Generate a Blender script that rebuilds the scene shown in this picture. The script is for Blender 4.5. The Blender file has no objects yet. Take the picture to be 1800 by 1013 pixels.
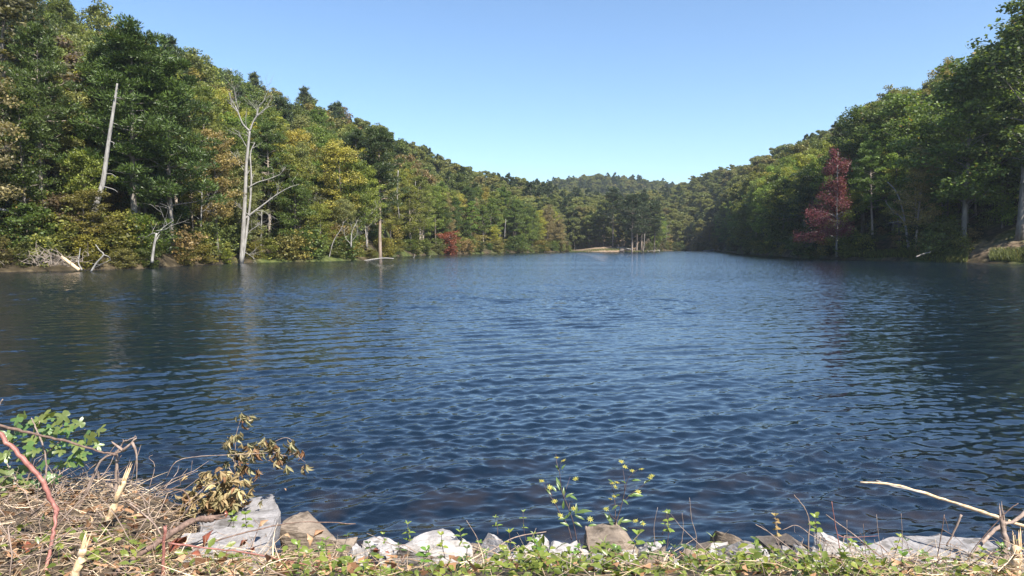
import bpy, bmesh, math, random
import numpy as np
from mathutils import Vector, Matrix, noise as mnoise

random.seed(7)
RNG = np.random.default_rng(7)
sc = bpy.context.scene
C = sc.collection

# ---------------------------------------------------------------- camera
F = 1200.0                      # focal length in photo pixels (1800 wide)
EYE = 2.3                       # camera height above the water
PITCH = math.atan(72.5 / F)
cam_d = bpy.data.cameras.new('camera')
cam_d.sensor_width = 36.0
cam_d.lens = 24.0
cam_d.clip_start = 0.05
cam_d.clip_end = 6000
cam = bpy.data.objects.new('camera', cam_d)
C.objects.link(cam)
cam.location = (0, 0, EYE)
cam.rotation_euler = (math.pi / 2 - PITCH, 0, 0)
sc.camera = cam

# ---------------------------------------------------------------- sky, sun, exposure
SUN_EL, SUN_AZ = math.radians(50), math.radians(140)      # azimuth clockwise from +Y (the view)
sun_dir = Vector((math.sin(SUN_AZ) * math.cos(SUN_EL), math.cos(SUN_AZ) * math.cos(SUN_EL), math.sin(SUN_EL)))
w = bpy.data.worlds.new('World'); sc.world = w; w.use_nodes = True
nt = w.node_tree
sky = nt.nodes.new('ShaderNodeTexSky'); sky.sky_type = 'NISHITA'
sky.sun_disc = False; sky.sun_elevation = SUN_EL; sky.sun_rotation = SUN_AZ
sky.altitude = 200; sky.air_density = 1.0; sky.dust_density = 0.0; sky.ozone_density = 3.2
bg = nt.nodes['Background']; bg.inputs['Strength'].default_value = 0.088
tint = nt.nodes.new('ShaderNodeMix'); tint.data_type = 'RGBA'; tint.blend_type = 'MULTIPLY'; tint.inputs[0].default_value = 1
tint.inputs[7].default_value = (.84, .94, 1.0, 1)                  # the photograph's cyan-leaning white balance
nt.links.new(sky.outputs[0], tint.inputs[6]); nt.links.new(tint.outputs[2], bg.inputs['Color'])
sl = bpy.data.lights.new('sun', 'SUN'); sl.energy = 5.0; sl.angle = math.radians(0.5); sl.color = (1.0, 0.95, 0.87)
so = bpy.data.objects.new('sun', sl); C.objects.link(so)
so.rotation_euler = sun_dir.to_track_quat('Z', 'Y').to_euler(); so.location = (60, -40, 120)
sc.view_settings.view_transform = 'Standard'; sc.view_settings.look = 'None'
sc.view_settings.gamma = 1; sc.view_settings.use_curve_mapping = False
sc.view_settings.exposure = 1.25
sc.render.engine = 'CYCLES'
sc.cycles.max_bounces = 6; sc.cycles.diffuse_bounces = 2; sc.cycles.glossy_bounces = 3
sc.cycles.transmission_bounces = 3; sc.cycles.transparent_max_bounces = 6
sc.cycles.volume_bounces = 0
sc.cycles.use_denoising = True

# ---------------------------------------------------------------- helpers
def tag(o, label=None, cat=None, group=None, kind=None):
    if label: o['label'] = label
    if cat: o['category'] = cat
    if group: o['group'] = group
    if kind: o['kind'] = kind
    return o

def empty(name, loc, label, cat, group=None):
    o = bpy.data.objects.new(name, None); C.objects.link(o)
    o.location = loc; o.empty_display_size = 0.2
    return tag(o, label, cat, group)

def P(px, py, Y):
    """world point seen at photo pixel (px,py) at distance Y along the lake"""
    a = (px - 900) / F; b = (506.5 - py) / F
    yy = math.cos(PITCH) + b * math.sin(PITCH); zz = b * math.cos(PITCH) - math.sin(PITCH)
    s = Y / yy
    return Vector((a * s, Y, EYE + zz * s))

def mesh_np(name, V, quads=None, tris=None, mat=None, attrs=None, smooth=False, matidx=None, mats=None):
    me = bpy.data.meshes.new(name)
    V = np.asarray(V, np.float32)
    nq = 0 if quads is None else len(quads); ntr = 0 if tris is None else len(tris)
    loops = []
    if nq: loops.append(np.asarray(quads, np.int32).ravel())
    if ntr: loops.append(np.asarray(tris, np.int32).ravel())
    loops = np.concatenate(loops)
    starts = np.concatenate([np.arange(nq) * 4, nq * 4 + np.arange(ntr) * 3]).astype(np.int32)
    me.vertices.add(len(V)); me.vertices.foreach_set('co', V.ravel())
    me.loops.add(len(loops)); me.loops.foreach_set('vertex_index', loops)
    me.polygons.add(nq + ntr); me.polygons.foreach_set('loop_start', starts)
    if smooth: me.polygons.foreach_set('use_smooth', np.ones(nq + ntr, bool))
    for m in (mats or ([mat] if mat else [])): me.materials.append(m)
    if matidx is not None: me.polygons.foreach_set('material_index', np.asarray(matidx, np.int32))
    for k, (dom, arr) in (attrs or {}).items():
        a = me.attributes.new(k, 'FLOAT', dom); a.data.foreach_set('value', np.asarray(arr, np.float32))
    me.update(calc_edges=True)
    return me

def obj(name, me, parent=None, loc=(0, 0, 0)):
    o = bpy.data.objects.new(name, me); C.objects.link(o); o.location = loc
    if parent: o.parent = parent
    return o

class Geo:
    """collects vertices, quads and triangles with a per-face value"""
    def __init__(s): s.V = []; s.Q = []; s.T = []; s.n = 0; s.qv = []; s.tv = []
    def add(s, V, Q=None, T=None, v=0.5):
        V = np.asarray(V, float).reshape(-1, 3)
        if Q is not None and len(Q):
            Q = np.asarray(Q); s.Q.append(Q + s.n); s.qv.append(np.broadcast_to(v, len(Q)))
        if T is not None and len(T):
            T = np.asarray(T); s.T.append(T + s.n); s.tv.append(np.broadcast_to(v, len(T)))
        s.V.append(V); s.n += len(V)
    def tube(s, pts, rads, sides=6, v=0.5, cap=True):
        pts = np.asarray(pts, float); n = len(pts); rads = np.broadcast_to(rads, n)
        t = np.gradient(pts, axis=0); t /= (np.linalg.norm(t, axis=1)[:, None] + 1e-9)
        ref = np.array([0.0, 0, 1]) if abs(t[:, 2]).mean() < .8 else np.array([1.0, 0, 0])
        a = np.cross(t, ref); a /= (np.linalg.norm(a, axis=1)[:, None] + 1e-9); b = np.cross(t, a)
        ang = np.arange(sides) / sides * 2 * math.pi
        ring = pts[:, None] + rads[:, None, None] * (np.cos(ang)[None, :, None] * a[:, None] + np.sin(ang)[None, :, None] * b[:, None])
        V = ring.reshape(-1, 3)
        i = np.arange(n - 1)[:, None] * sides; k = np.arange(sides)[None]; k2 = (k + 1) % sides
        Q = np.stack([i + k, i + k2, i + sides + k2, i + sides + k], -1).reshape(-1, 4)
        T = None
        if cap:
            V = np.vstack([V, pts[-1:], pts[:1]]); c = n * sides; kk = np.arange(sides)
            T = np.vstack([np.stack([(n - 1) * sides + kk, (n - 1) * sides + (kk + 1) % sides, np.full(sides, c)], -1),
                           np.stack([(kk + 1) % sides, kk, np.full(sides, c + 1)], -1)])
        s.add(V, Q, T, v)
    def mesh(s, name, mat=None, smooth=False, extra=None, mats=None, matidx=None):
        V = np.vstack(s.V)
        Q = np.vstack(s.Q) if s.Q else None; T = np.vstack(s.T) if s.T else None
        v = np.concatenate(s.qv + s.tv)
        at = {'v': ('FACE', v)}
        return mesh_np(name, V, Q, T, mat, at, smooth, matidx, mats)

def curve(pts, n=8):
    """smooth Catmull-Rom through a few points"""
    p = [Vector(q) for q in pts]
    if len(p) < 3:
        return [tuple(p[0].lerp(p[-1], i / n)) for i in range(n + 1)]
    p = [p[0] * 2 - p[1]] + p + [p[-1] * 2 - p[-2]]
    out = []
    for i in range(1, len(p) - 2):
        for k in range(n if i < len(p) - 3 else n + 1):
            t = k / n; a, b, c, d = p[i - 1], p[i], p[i + 1], p[i + 2]
            out.append(tuple(0.5 * ((2 * b) + (c - a) * t + (2 * a - 5 * b + 4 * c - d) * t * t + (3 * b - a - 3 * c + d) * t ** 3)))
    return out

# ---------------------------------------------------------------- materials
def newmat(name):
    m = bpy.data.materials.new(name); m.use_nodes = True
    t = m.node_tree; t.nodes.clear()
    out = t.nodes.new('ShaderNodeOutputMaterial')
    return m, t, out

def N(t, typ, **kw):
    n = t.nodes.new(typ)
    for k, v in kw.items():
        if k in n.inputs.keys(): n.inputs[k].default_value = v
        else: setattr(n, k, v)
    return n

def ramp(t, fac, cols, interp='LINEAR'):
    r = t.nodes.new('ShaderNodeValToRGB'); r.color_ramp.interpolation = interp
    el = r.color_ramp.elements
    while len(el) < len(cols): el.new(0.5)
    for e, (p, c) in zip(el, cols): e.position = p; e.color = (*c, 1)
    t.links.new(fac, r.inputs[0]); return r.outputs[0]

def mult(t, a, b):
    m = t.nodes.new('ShaderNodeMix'); m.data_type = 'RGBA'; m.blend_type = 'MULTIPLY'; m.inputs[0].default_value = 1
    t.links.new(a, m.inputs[6]); t.links.new(b, m.inputs[7]); return m.outputs[2]

def mixc(t, f, a, b):
    m = t.nodes.new('ShaderNodeMix'); m.data_type = 'RGBA'
    if isinstance(f, float): m.inputs[0].default_value = f
    else: t.links.new(f, m.inputs[0])
    for s, x in ((6, a), (7, b)):
        if isinstance(x, tuple): m.inputs[s].default_value = (*x, 1)
        else: t.links.new(x, m.inputs[s])
    return m.outputs[2]

def leaf_mat(name, source, transl=0.3, rough=0.5, spread=((0, (.32, .34, .34)), (.45, (.85, .85, .8)), (.7, (1.4, 1.35, 1.2)), (1, (2.5, 2.3, 1.9))), coat=0.35, autumn=0.0):
    """foliage: per-object colour or per-instance ramp, varied per leaf by the attribute v"""
    m, t, out = newmat(name); L = t.links
    oi = N(t, 'ShaderNodeObjectInfo')
    if source == 'object': base = oi.outputs['Color']
    elif not isinstance(source[0], tuple):
        rgb = N(t, 'ShaderNodeRGB'); rgb.outputs[0].default_value = (*source, 1); base = rgb.outputs[0]
    else: base = ramp(t, oi.outputs['Random'], source, 'CONSTANT')
    at = N(t, 'ShaderNodeAttribute', attribute_name='v')
    col = mult(t, base, ramp(t, at.outputs['Fac'], spread))
    if autumn:
        ns = N(t, 'ShaderNodeMath', operation='GREATER_THAN'); ns.inputs[1].default_value = 1 - autumn
        L.new(at.outputs['Fac'], ns.inputs[0])
        col = mixc(t, ns.outputs[0], col, (.22, .15, .035))
    d = N(t, 'ShaderNodeBsdfPrincipled', Roughness=rough); d.inputs['Specular IOR Level'].default_value = coat
    L.new(col, d.inputs['Base Color'])
    tr = N(t, 'ShaderNodeBsdfTranslucent')
    yc = mult(t, col, ramp(t, at.outputs['Fac'], ((0, (1.5, 1.5, .6)), (1, (1.5, 1.5, .6)))))
    L.new(yc, tr.inputs[0])
    mx = N(t, 'ShaderNodeMixShader'); mx.inputs[0].default_value = transl
    L.new(d.outputs[0], mx.inputs[1]); L.new(tr.outputs[0], mx.inputs[2]); L.new(mx.outputs[0], out.inputs[0])
    return m

def solid_mat(name, cols, scale=6.0, rough=.85, bump=.3, stretch=(1, 1, 1), detail=6, use_v=False, obj_tint=False, bdist=.02):
    m, t, out = newmat(name); L = t.links
    tc = N(t, 'ShaderNodeTexCoord'); mp = N(t, 'ShaderNodeMapping'); mp.inputs['Scale'].default_value = stretch
    L.new(tc.outputs['Object'], mp.inputs[0])
    n = N(t, 'ShaderNodeTexNoise', Scale=scale, Detail=detail); n.inputs['Roughness'].default_value = .65
    L.new(mp.outputs[0], n.inputs['Vector'])
    col = ramp(t, n.outputs['Fac'], cols)
    if use_v:
        at = N(t, 'ShaderNodeAttribute', attribute_name='v')
        col = mult(t, col, ramp(t, at.outputs['Fac'], ((0, (.5, .48, .45)), (1, (1.4, 1.4, 1.4)))))
    if obj_tint:
        oi = N(t, 'ShaderNodeObjectInfo'); col = mult(t, col, oi.outputs['Color'])
    b = N(t, 'ShaderNodeBsdfPrincipled', Roughness=rough); b.inputs['Specular IOR Level'].default_value = .3
    L.new(col, b.inputs['Base Color'])
    bp = N(t, 'ShaderNodeBump', Strength=bump, Distance=bdist); L.new(n.outputs['Fac'], bp.inputs['Height'])
    L.new(bp.outputs[0], b.inputs['Normal']); L.new(b.outputs[0], out.inputs[0])
    return m

M = {}
M['leaf'] = leaf_mat('leaf_broad', 'object', .36, autumn=.02)
M['redleaf'] = leaf_mat('leaf_red', 'object', .30, spread=((0, (.25, .5, .25)), (.4, (.8, .9, .8)), (.75, (1.3, 1.2, 1.4)), (.85, (.9, 2.6, .6)), (1, (1.2, 3.0, .8))))
M['needle'] = leaf_mat('leaf_needle', 'object', .15, rough=.45)
M['bark'] = solid_mat('bark', ((.3, (.10, .085, .07)), (.7, (.25, .22, .19))), 3, stretch=(2, 2, .5), obj_tint=True)
M['deadwood'] = solid_mat('dead_wood', ((.3, (.11, .10, .09)), (.5, (.27, .25, .225)), (.7, (.38, .355, .325))), 3, stretch=(2, 2, .4))
M['rawwood'] = solid_mat('raw_wood', ((.3, (.42, .26, .13)), (.5, (.62, .44, .26)), (.7, (.72, .60, .45))), 40, stretch=(1, 1, 1), bump=.5, bdist=.004)
forest_cols = ((0, (.085, .095, .026)), (.14, (.052, .078, .022)), (.28, (.110, .112, .030)), (.42, (.066, .084, .028)),
               (.56, (.100, .092, .036)), (.68, (.150, .120, .040)), (.78, (.060, .076, .026)), (.88, (.140, .092, .052)), (.95, (.075, .095, .030)))
def soft(cols, k):                                          # far kinds: the same hues, less spread
    m_ = np.mean([c for _, c in cols], 0); return tuple((p_, tuple(m_ * k + np.array(c) * (1 - k))) for p_, c in cols)
forest_cols = tuple((p_, tuple(np.array(c) * (1.48, 1.52, 1.22))) for p_, c in forest_cols)
M['forest_leaf'] = leaf_mat('forest_leaf', soft(forest_cols, .15), .30)
M['far_leaf'] = leaf_mat('far_leaf', soft(forest_cols, .62), .30, spread=((0, (.55, .55, .55)), (1, (1.5, 1.5, 1.4))))
M['forest_needle'] = leaf_mat('forest_needle', ((0, (.040, .060, .020)), (.5, (.052, .074, .022)), (.8, (.066, .082, .026))), .12)

# ---------------------------------------------------------------- terrain model
#        px    shoreY  skyline   ridgeY
TAB = np.array([
    (-2600, 40, .45, 110), (-900, 50, .44, 120), (-300, 58, .42, 135), (0, 63, .375, 150), (100, 66, .335, 160), (250, 72, .285, 180), (370, 88, .249, 200),
    (425, 98, .228, 210), (520, 105, .198, 240), (600, 113, .180, 260), (655, 121, .166, 290), (700, 165, .150, 320),
    (780, 200, .119, 380), (850, 230, .103, 430), (930, 265, .086, 470), (1000, 304, .074, 480), (1070, 312, .070, 440),
    (1140, 320, .070, 480), (1165, 395, .076, 560), (1200, 400, .088, 600), (1260, 370, .107, 540), (1285, 290, .113, 480), (1300, 232, .1175, 450), (1340, 190, .126, 400),
    (1400, 146, .142, 350), (1470, 124, .168, 280), (1540, 115, .196, 240), (1620, 105, .226, 210), (1700, 99, .260, 190),
    (1780, 93, .315, 165), (1850, 90, .35, 160), (2100, 84, .40, 150), (2700, 60, .44, 130), (4400, 45, .45, 110)], float)
FAR = np.array([(600, .0), (800, .062), (880, .080), (950, .0925), (1000, .0985), (1050, .102), (1100, .099), (1150, .094), (1200, .088), (1300, .08), (1500, .07), (1900, 0)], float)

def hnoise(x, y, s, seed=0):
    """cheap smooth 2-D noise, vectorised"""
    r = np.random.default_rng(seed); out = 0
    for k in range(5):
        a = r.uniform(0, 2 * math.pi); f = s * r.uniform(.6, 1.6)
        out = out + np.sin((np.cos(a) * x + np.sin(a) * y) * f + r.uniform(0, 6.28))
    return out / 2.6

TREE_H = 16.0
def terrain(x, y):
    x = np.asarray(x, float); y = np.asarray(y, float)
    yy = np.maximum(y, 1.0)
    px = np.clip(x / yy * F + 900, -2600, 4400)
    ys = np.interp(px, TAB[:, 0], TAB[:, 1]); sk = np.interp(px, TAB[:, 0], TAB[:, 2]); yr = np.interp(px, TAB[:, 0], TAB[:, 3])
    ys = ys * (1 + .012 * hnoise(x, y, .22, 3)) + hnoise(x, y, .5, 4) * .5
    hr = yr * sk + EYE - TREE_H
    t = (y - ys) / (yr - ys)
    tc = np.clip(t, 0, 1)
    up = tc ** .95
    over = np.clip(t - 1, 0, None) * (yr - ys)
    hill = 0.35 + hr * up - hr * .7 * (1 - np.exp(-(over / 90) ** 2))
    hill = hill + hnoise(x, y, .06, 5) * 1.6 * np.clip((y - ys) / 30, 0, 1)
    bank = -1.5 + 1.85 * np.clip((y - ys + 3) / 3.0, 0, 1)
    z = np.where(y > ys, hill, bank)
    # sandy point
    s = np.exp(-((px - 1068) / 48.0) ** 2) * np.clip((y - ys) / 14, 0, 1) * np.exp(-(np.clip(y - 332, 0, None) / 18) ** 2)
    z = np.where((px > 980) & (px < 1145) & (y > ys) & (y < 345), 0.30 + 1.9 * s + hnoise(x, y, .5, 6) * .15, z)
    # far hill
    fr = np.interp(px, FAR[:, 0], FAR[:, 1]) * 900 + EYE - 17
    fz = fr * np.exp(-((y - 900) / 230) ** 2) - 1.6
    z = np.where(y > 420, np.maximum(z, fz), z)
    return z, ys, yr, px

# terrain mesh on a grid of bearings and distances
bear = np.concatenate([np.linspace(-2600, -300, 24), np.linspace(-280, 2080, 300), np.linspace(2110, 4400, 24)])
dist = np.concatenate([np.arange(36, 420, 1.6), np.arange(421, 700, 8), np.arange(710, 1500, 25)])
BX, DY = np.meshgrid(bear, dist)
GX = (BX - 900) / F * DY; GY = DY
GZ, ys_, yr_, px_ = terrain(GX, GY)
nb, nd = len(bear), len(dist)
V = np.stack([GX, GY, GZ], -1).reshape(-1, 3)
i = np.arange(nd - 1)[:, None] * nb + np.arange(nb - 1)[None]
Q = np.stack([i, i + 1, i + nb + 1, i + nb], -1).reshape(-1, 4)
sand = np.exp(-((px_ - 1068) / 55.0) ** 4) * (GY > ys_ - 1) * (GY < 348)
dirt = np.exp(-((px_ - 1750) / 75.0) ** 4) * (GY > ys_ + 1.5) * (GY < ys_ + 5)
dirt2 = np.exp(-((px_ - 640) / 35.0) ** 4) * (GY < ys_ + 6)
sandv = np.clip(sand + .55 * dirt, 0, 1).reshape(-1)
m, t, out = newmat('forest_floor'); L = t.links
geo = N(t, 'ShaderNodeNewGeometry')
n1 = N(t, 'ShaderNodeTexNoise', Scale=.9, Detail=8); L.new(geo.outputs['Position'], n1.inputs['Vector'])
n2 = N(t, 'ShaderNodeTexNoise', Scale=.12, Detail=5); L.new(geo.outputs['Position'], n2.inputs['Vector'])
litter = ramp(t, n1.outputs['Fac'], ((.3, (.020, .016, .009)), (.52, (.050, .038, .022)), (.7, (.11, .085, .048))))
green = ramp(t, n1.outputs['Fac'], ((.3, (.03, .045, .012)), (.7, (.09, .10, .03))))
gm = N(t, 'ShaderNodeMapRange'); gm.inputs[1].default_value = .5; gm.inputs[2].default_value = .62; L.new(n2.outputs['Fac'], gm.inputs[0])
col = mixc(t, gm.outputs[0], litter, green)
sandc = ramp(t, n1.outputs['Fac'], ((.3, (.13, .09, .06)), (.5, (.23, .165, .11)), (.75, (.31, .235, .165))))
at = N(t, 'ShaderNodeAttribute', attribute_name='sand'); col = mixc(t, at.outputs['Fac'], col, sandc)
b = N(t, 'ShaderNodeBsdfPrincipled', Roughness=.95); b.inputs['Specular IOR Level'].default_value = .15
L.new(col, b.inputs['Base Color']); bp = N(t, 'ShaderNodeBump', Strength=.6, Distance=.25); L.new(n1.outputs['Fac'], bp.inputs['Height'])
L.new(bp.outputs[0], b.inputs['Normal']); L.new(b.outputs[0], out.inputs[0]); M['floor'] = m
hills = obj('hills', mesh_np('hills', V, Q, None, M['floor'], {'sand': ('POINT', sandv)}, True))
tag(hills, kind='structure', label='wooded valley sides and lake shore ground of brown leaf litter')

# ---------------------------------------------------------------- near bank
def bank_z(x, y):
    x = np.asarray(x, float); y = np.asarray(y, float)
    left = 1 / (1 + np.exp((x + 2.02) / .10))                # the left end stands higher and reaches farther out
    zr = np.interp(y, [-60, -8, 0, 2.0, 3.0, 3.7, 4.15, 4.6, 5.1, 6.0, 8.0], [.6, 1.0, 1.0, .96, .80, .50, .26, .04, -.18, -.5, -1.3])
    zl = np.interp(y, [-60, -8, 0, 2.0, 3.0, 3.9, 4.4, 4.8, 5.3, 6.2, 8.0], [.6, 1.0, 1.0, .97, .92, .84, .66, .15, -.16, -.5, -1.3])
    z = zl * left + zr * (1 - left)
    z = z + (hnoise(x, y, 2.3, 11) * .030 + hnoise(x, y, 6.5, 12) * .014) * np.clip((5.6 - y), 0, 1)
    side = np.clip((np.abs(x) - 14) / 40, 0, 1)
    return z + side * 6 * np.clip((12 - y) / 12, 0, 1) * (y < 12)

xs = np.concatenate([np.linspace(-90, -6, 30), np.linspace(-5.9, 5.9, 240), np.linspace(6, 90, 30)])
ysn = np.concatenate([np.linspace(-60, 1, 20), np.linspace(1.1, 8, 140)])
XX, YY = np.meshgrid(xs, ysn); ZZ = bank_z(XX, YY)
V = np.stack([XX, YY, ZZ], -1).reshape(-1, 3)
nb, nd = len(xs), len(ysn)
i = np.arange(nd - 1)[:, None] * nb + np.arange(nb - 1)[None]
Q = np.stack([i, i + 1, i + nb + 1, i + nb], -1).reshape(-1, 4)
m, t, out = newmat('bank_soil'); L = t.links
geo = N(t, 'ShaderNodeNewGeometry')
n1 = N(t, 'ShaderNodeTexNoise', Scale=22, Detail=8); L.new(geo.outputs['Position'], n1.inputs['Vector'])
n2 = N(t, 'ShaderNodeTexVoronoi', Scale=30); L.new(geo.outputs['Position'], n2.inputs['Vector'])
c1 = ramp(t, n1.outputs['Fac'], ((.3, (.020, .014, .009)), (.5, (.070, .048, .030)), (.7, (.16, .12, .075))))
b = N(t, 'ShaderNodeBsdfPrincipled', Roughness=.95); L.new(c1, b.inputs['Base Color'])
bp = N(t, 'ShaderNodeBump', Strength=.8, Distance=.03); L.new(n1.outputs['Fac'], bp.inputs['Height']); L.new(bp.outputs[0], b.inputs['Normal'])
L.new(b.outputs[0], out.inputs[0]); M['soil'] = m
bank = obj('ground', mesh_np('ground', V, Q, None, m, None, True))
tag(bank, kind='structure', label='near bank of brown soil sloping down to the lake')

def on_bank(px, py, dz=0.0):
    """where the sight line of a photo pixel meets the near bank"""
    y = 1.6
    while y < 7:
        p = P(px, py, y)
        if p.z <= float(bank_z(p.x, p.y)) + dz: return p
        y += .01
    return P(px, py, 5.0)

# ---------------------------------------------------------------- water
u1 = np.linspace(-.86, .86, 470)
u = np.concatenate([-np.array([90, 30, 12, 6, 4, 2.6, 1.8, 1.4, 1.1, .95]), u1, np.array([.95, 1.1, 1.4, 1.8, 2.6, 4, 6, 12, 30, 90])])
rows = [3.9]
while rows[-1] < 62:
    y = rows[-1]; rows.append(y + min(max(.021, y * y / 1570 * .8), .11 if y < 30 else .11 + (y - 30) * .008))
rows = np.array(rows + [64, 68, 74, 82, 95, 115, 150, 210, 300, 450, 700, 1100, 2000])
UU, YW = np.meshgrid(u, rows); XW = UU * YW
r = np.random.default_rng(21)
dz = np.zeros_like(XW); dx = np.zeros_like(XW); dy = np.zeros_like(XW)
dens = (np.abs(UU) < .9)
patch = .78 + .30 * hnoise(XW, YW, .35, 31) + .18 * hnoise(XW, YW, 1.3, 32)
fade = np.clip((58 - YW) / 25, 0, 1) * dens
spacing = np.gradient(rows)[:, None] + 0 * XW
for k in range(120):
    swell = k < 12                                          # a few long-crested wavelets, the rest short chop
    lam = r.uniform(.5, .95) if swell else math.exp(r.uniform(math.log(.06), math.log(.34)))
    ang = math.radians(-90 + 17 + r.normal(0, 9 if swell else 34))
    kx, ky = math.cos(ang) * 2 * math.pi / lam, math.sin(ang) * 2 * math.pi / lam
    slope = .034 if lam > .2 else .028
    if swell: slope = .030
    amp = slope * lam / (2 * math.pi)
    ph = kx * XW + ky * YW + r.uniform(0, 6.28)
    ok = np.clip((lam / spacing - 2.0) / 1.5, 0, 1)
    amp_ = amp * patch * fade * ok
    dz += amp_ * np.sin(ph)
    dx += .8 * amp_ * math.cos(ang) * np.cos(ph); dy += .8 * amp_ * math.sin(ang) * np.cos(ph)
calm = np.clip((YW - 4.3) / 2.0, .35, 1)
V = np.stack([XW + dx * calm, YW + dy * calm, dz * calm], -1).reshape(-1, 3)
nb, nd = len(u), len(rows)
i = np.arange(nd - 1)[:, None] * nb + np.arange(nb - 1)[None]
Q = np.stack([i, i + 1, i + nb + 1, i + nb], -1).reshape(-1, 4)
m, t, out = newmat('lake_water'); L = t.links
geo = N(t, 'ShaderNodeNewGeometry')
sep = N(t, 'ShaderNodeSeparateXYZ'); L.new(geo.outputs['Position'], sep.inputs[0])
def slope_noise(scale, rot, sx, sy, detail):
    mp = N(t, 'ShaderNodeMapping'); mp.inputs['Rotation'].default_value = (0, 0, rot); mp.inputs['Scale'].default_value = (sx, sy, 1)
    L.new(geo.outputs['Position'], mp.inputs[0])
    n = N(t, 'ShaderNodeTexNoise', Scale=scale, Detail=detail); n.inputs['Roughness'].default_value = .6
    L.new(mp.outputs[0], n.inputs['Vector'])
    s = N(t, 'ShaderNodeVectorMath', operation='SUBTRACT'); s.inputs[1].default_value = (.5, .5, .5); L.new(n.outputs['Color'], s.inputs[0])
    return s.outputs[0]
def vscale(v, xyz):
    s = N(t, 'ShaderNodeVectorMath', operation='MULTIPLY'); L.new(v, s.inputs[0])
    if isinstance(xyz, tuple): s.inputs[1].default_value = xyz
    else: L.new(xyz, s.inputs[1])
    return s.outputs[0]
def vadd(a, b_):
    s = N(t, 'ShaderNodeVectorMath', operation='ADD'); L.new(a, s.inputs[0]); L.new(b_, s.inputs[1]); return s.outputs[0]
far_w = N(t, 'ShaderNodeMapRange'); far_w.inputs[1].default_value = 7; far_w.inputs[2].default_value = 36; far_w.inputs[3].default_value = .10; L.new(sep.outputs['Y'], far_w.inputs[0])
big = slope_noise(5.5, -.3, .65, 1.6, 5)
gust = N(t, 'ShaderNodeTexNoise', Scale=.035, Detail=3)
mpg = N(t, 'ShaderNodeMapping'); mpg.inputs['Scale'].default_value = (.5, 1.6, 1); L.new(geo.outputs['Position'], mpg.inputs[0]); L.new(mpg.outputs[0], gust.inputs['Vector'])
gr = N(t, 'ShaderNodeMapRange'); gr.inputs[1].default_value = .35; gr.inputs[2].default_value = .65; gr.inputs[3].default_value = .65; gr.inputs[4].default_value = 1.25; L.new(gust.outputs['Fac'], gr.inputs[0])
wgt = N(t, 'ShaderNodeMath', operation='MULTIPLY'); L.new(far_w.outputs[0], wgt.inputs[0]); L.new(gr.outputs[0], wgt.inputs[1])
cmb = N(t, 'ShaderNodeCombineXYZ'); L.new(wgt.outputs[0], cmb.inputs[0]); L.new(wgt.outputs[0], cmb.inputs[1])
bigs = vscale(vscale(big, (.45, 1.0, 0)), cmb.outputs[0])
fine = vscale(slope_noise(15, -.25, .5, 1.5, 3), (.13, .25, 0))
nrm = N(t, 'ShaderNodeVectorMath', operation='NORMALIZE'); sky_tilt = N(t, 'ShaderNodeCombineXYZ'); lw = N(t, 'ShaderNodeMath', operation='MULTIPLY'); lw.inputs[1].default_value = -.065; L.new(far_w.outputs[0], lw.inputs[0]); L.new(lw.outputs[0], sky_tilt.inputs[1])
L.new(vadd(vadd(vadd(geo.outputs['Normal'], bigs), fine), sky_tilt.outputs[0]), nrm.inputs[0])   # tilt added to the far normals so they reflect higher, brighter sky
b = N(t, 'ShaderNodeBsdfPrincipled', Roughness=.02, IOR=1.6)
shal = N(t, 'ShaderNodeMapRange'); shal.inputs[1].default_value = 4.6; shal.inputs[2].default_value = 8.5; shal.inputs[3].default_value = 1; shal.inputs[4].default_value = 0; L.new(sep.outputs['Y'], shal.inputs[0])
n3 = N(t, 'ShaderNodeTexNoise', Scale=2.2, Detail=5); L.new(geo.outputs['Position'], n3.inputs['Vector'])
stones = ramp(t, n3.outputs['Fac'], ((.45, (.003, .006, .011)), (.68, (.026, .019, .015))))
L.new(mixc(t, shal.outputs[0], (.004, .010, .019), stones), b.inputs['Base Color'])
L.new(nrm.outputs[0], b.inputs['Normal']); L.new(b.outputs[0], out.inputs[0]); M['water'] = m
lake = obj('water', mesh_np('water', V, Q, None, m, None, True))
tag(lake, kind='structure', label='dark blue lake water ruffled by small wind waves')

# ---------------------------------------------------------------- tree prototypes
def leaf_quads(cent, size, nrm_up, rng, aspect=.62, out_dir=None):
    """diamond leaves at given centres; returns V, Q"""
    n = len(cent)
    nz = rng.normal(size=(n, 3)) * (1 - nrm_up); nz[:, 2] += nrm_up
    if out_dir is not None: nz += out_dir * .35
    nz /= np.linalg.norm(nz, axis=1)[:, None]
    a = np.cross(nz, rng.normal(size=(n, 3))); a /= np.linalg.norm(a, axis=1)[:, None]
    b = np.cross(nz, a)
    s = (size * rng.uniform(.6, 1.35, n))[:, None]
    V = np.stack([cent - a * s * .5, cent + b * s * .5 * aspect, cent + a * s * .5, cent - b * s * .5 * aspect], 1).reshape(-1, 3)
    Q = np.arange(n * 4).reshape(n, 4)
    return V, Q

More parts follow.
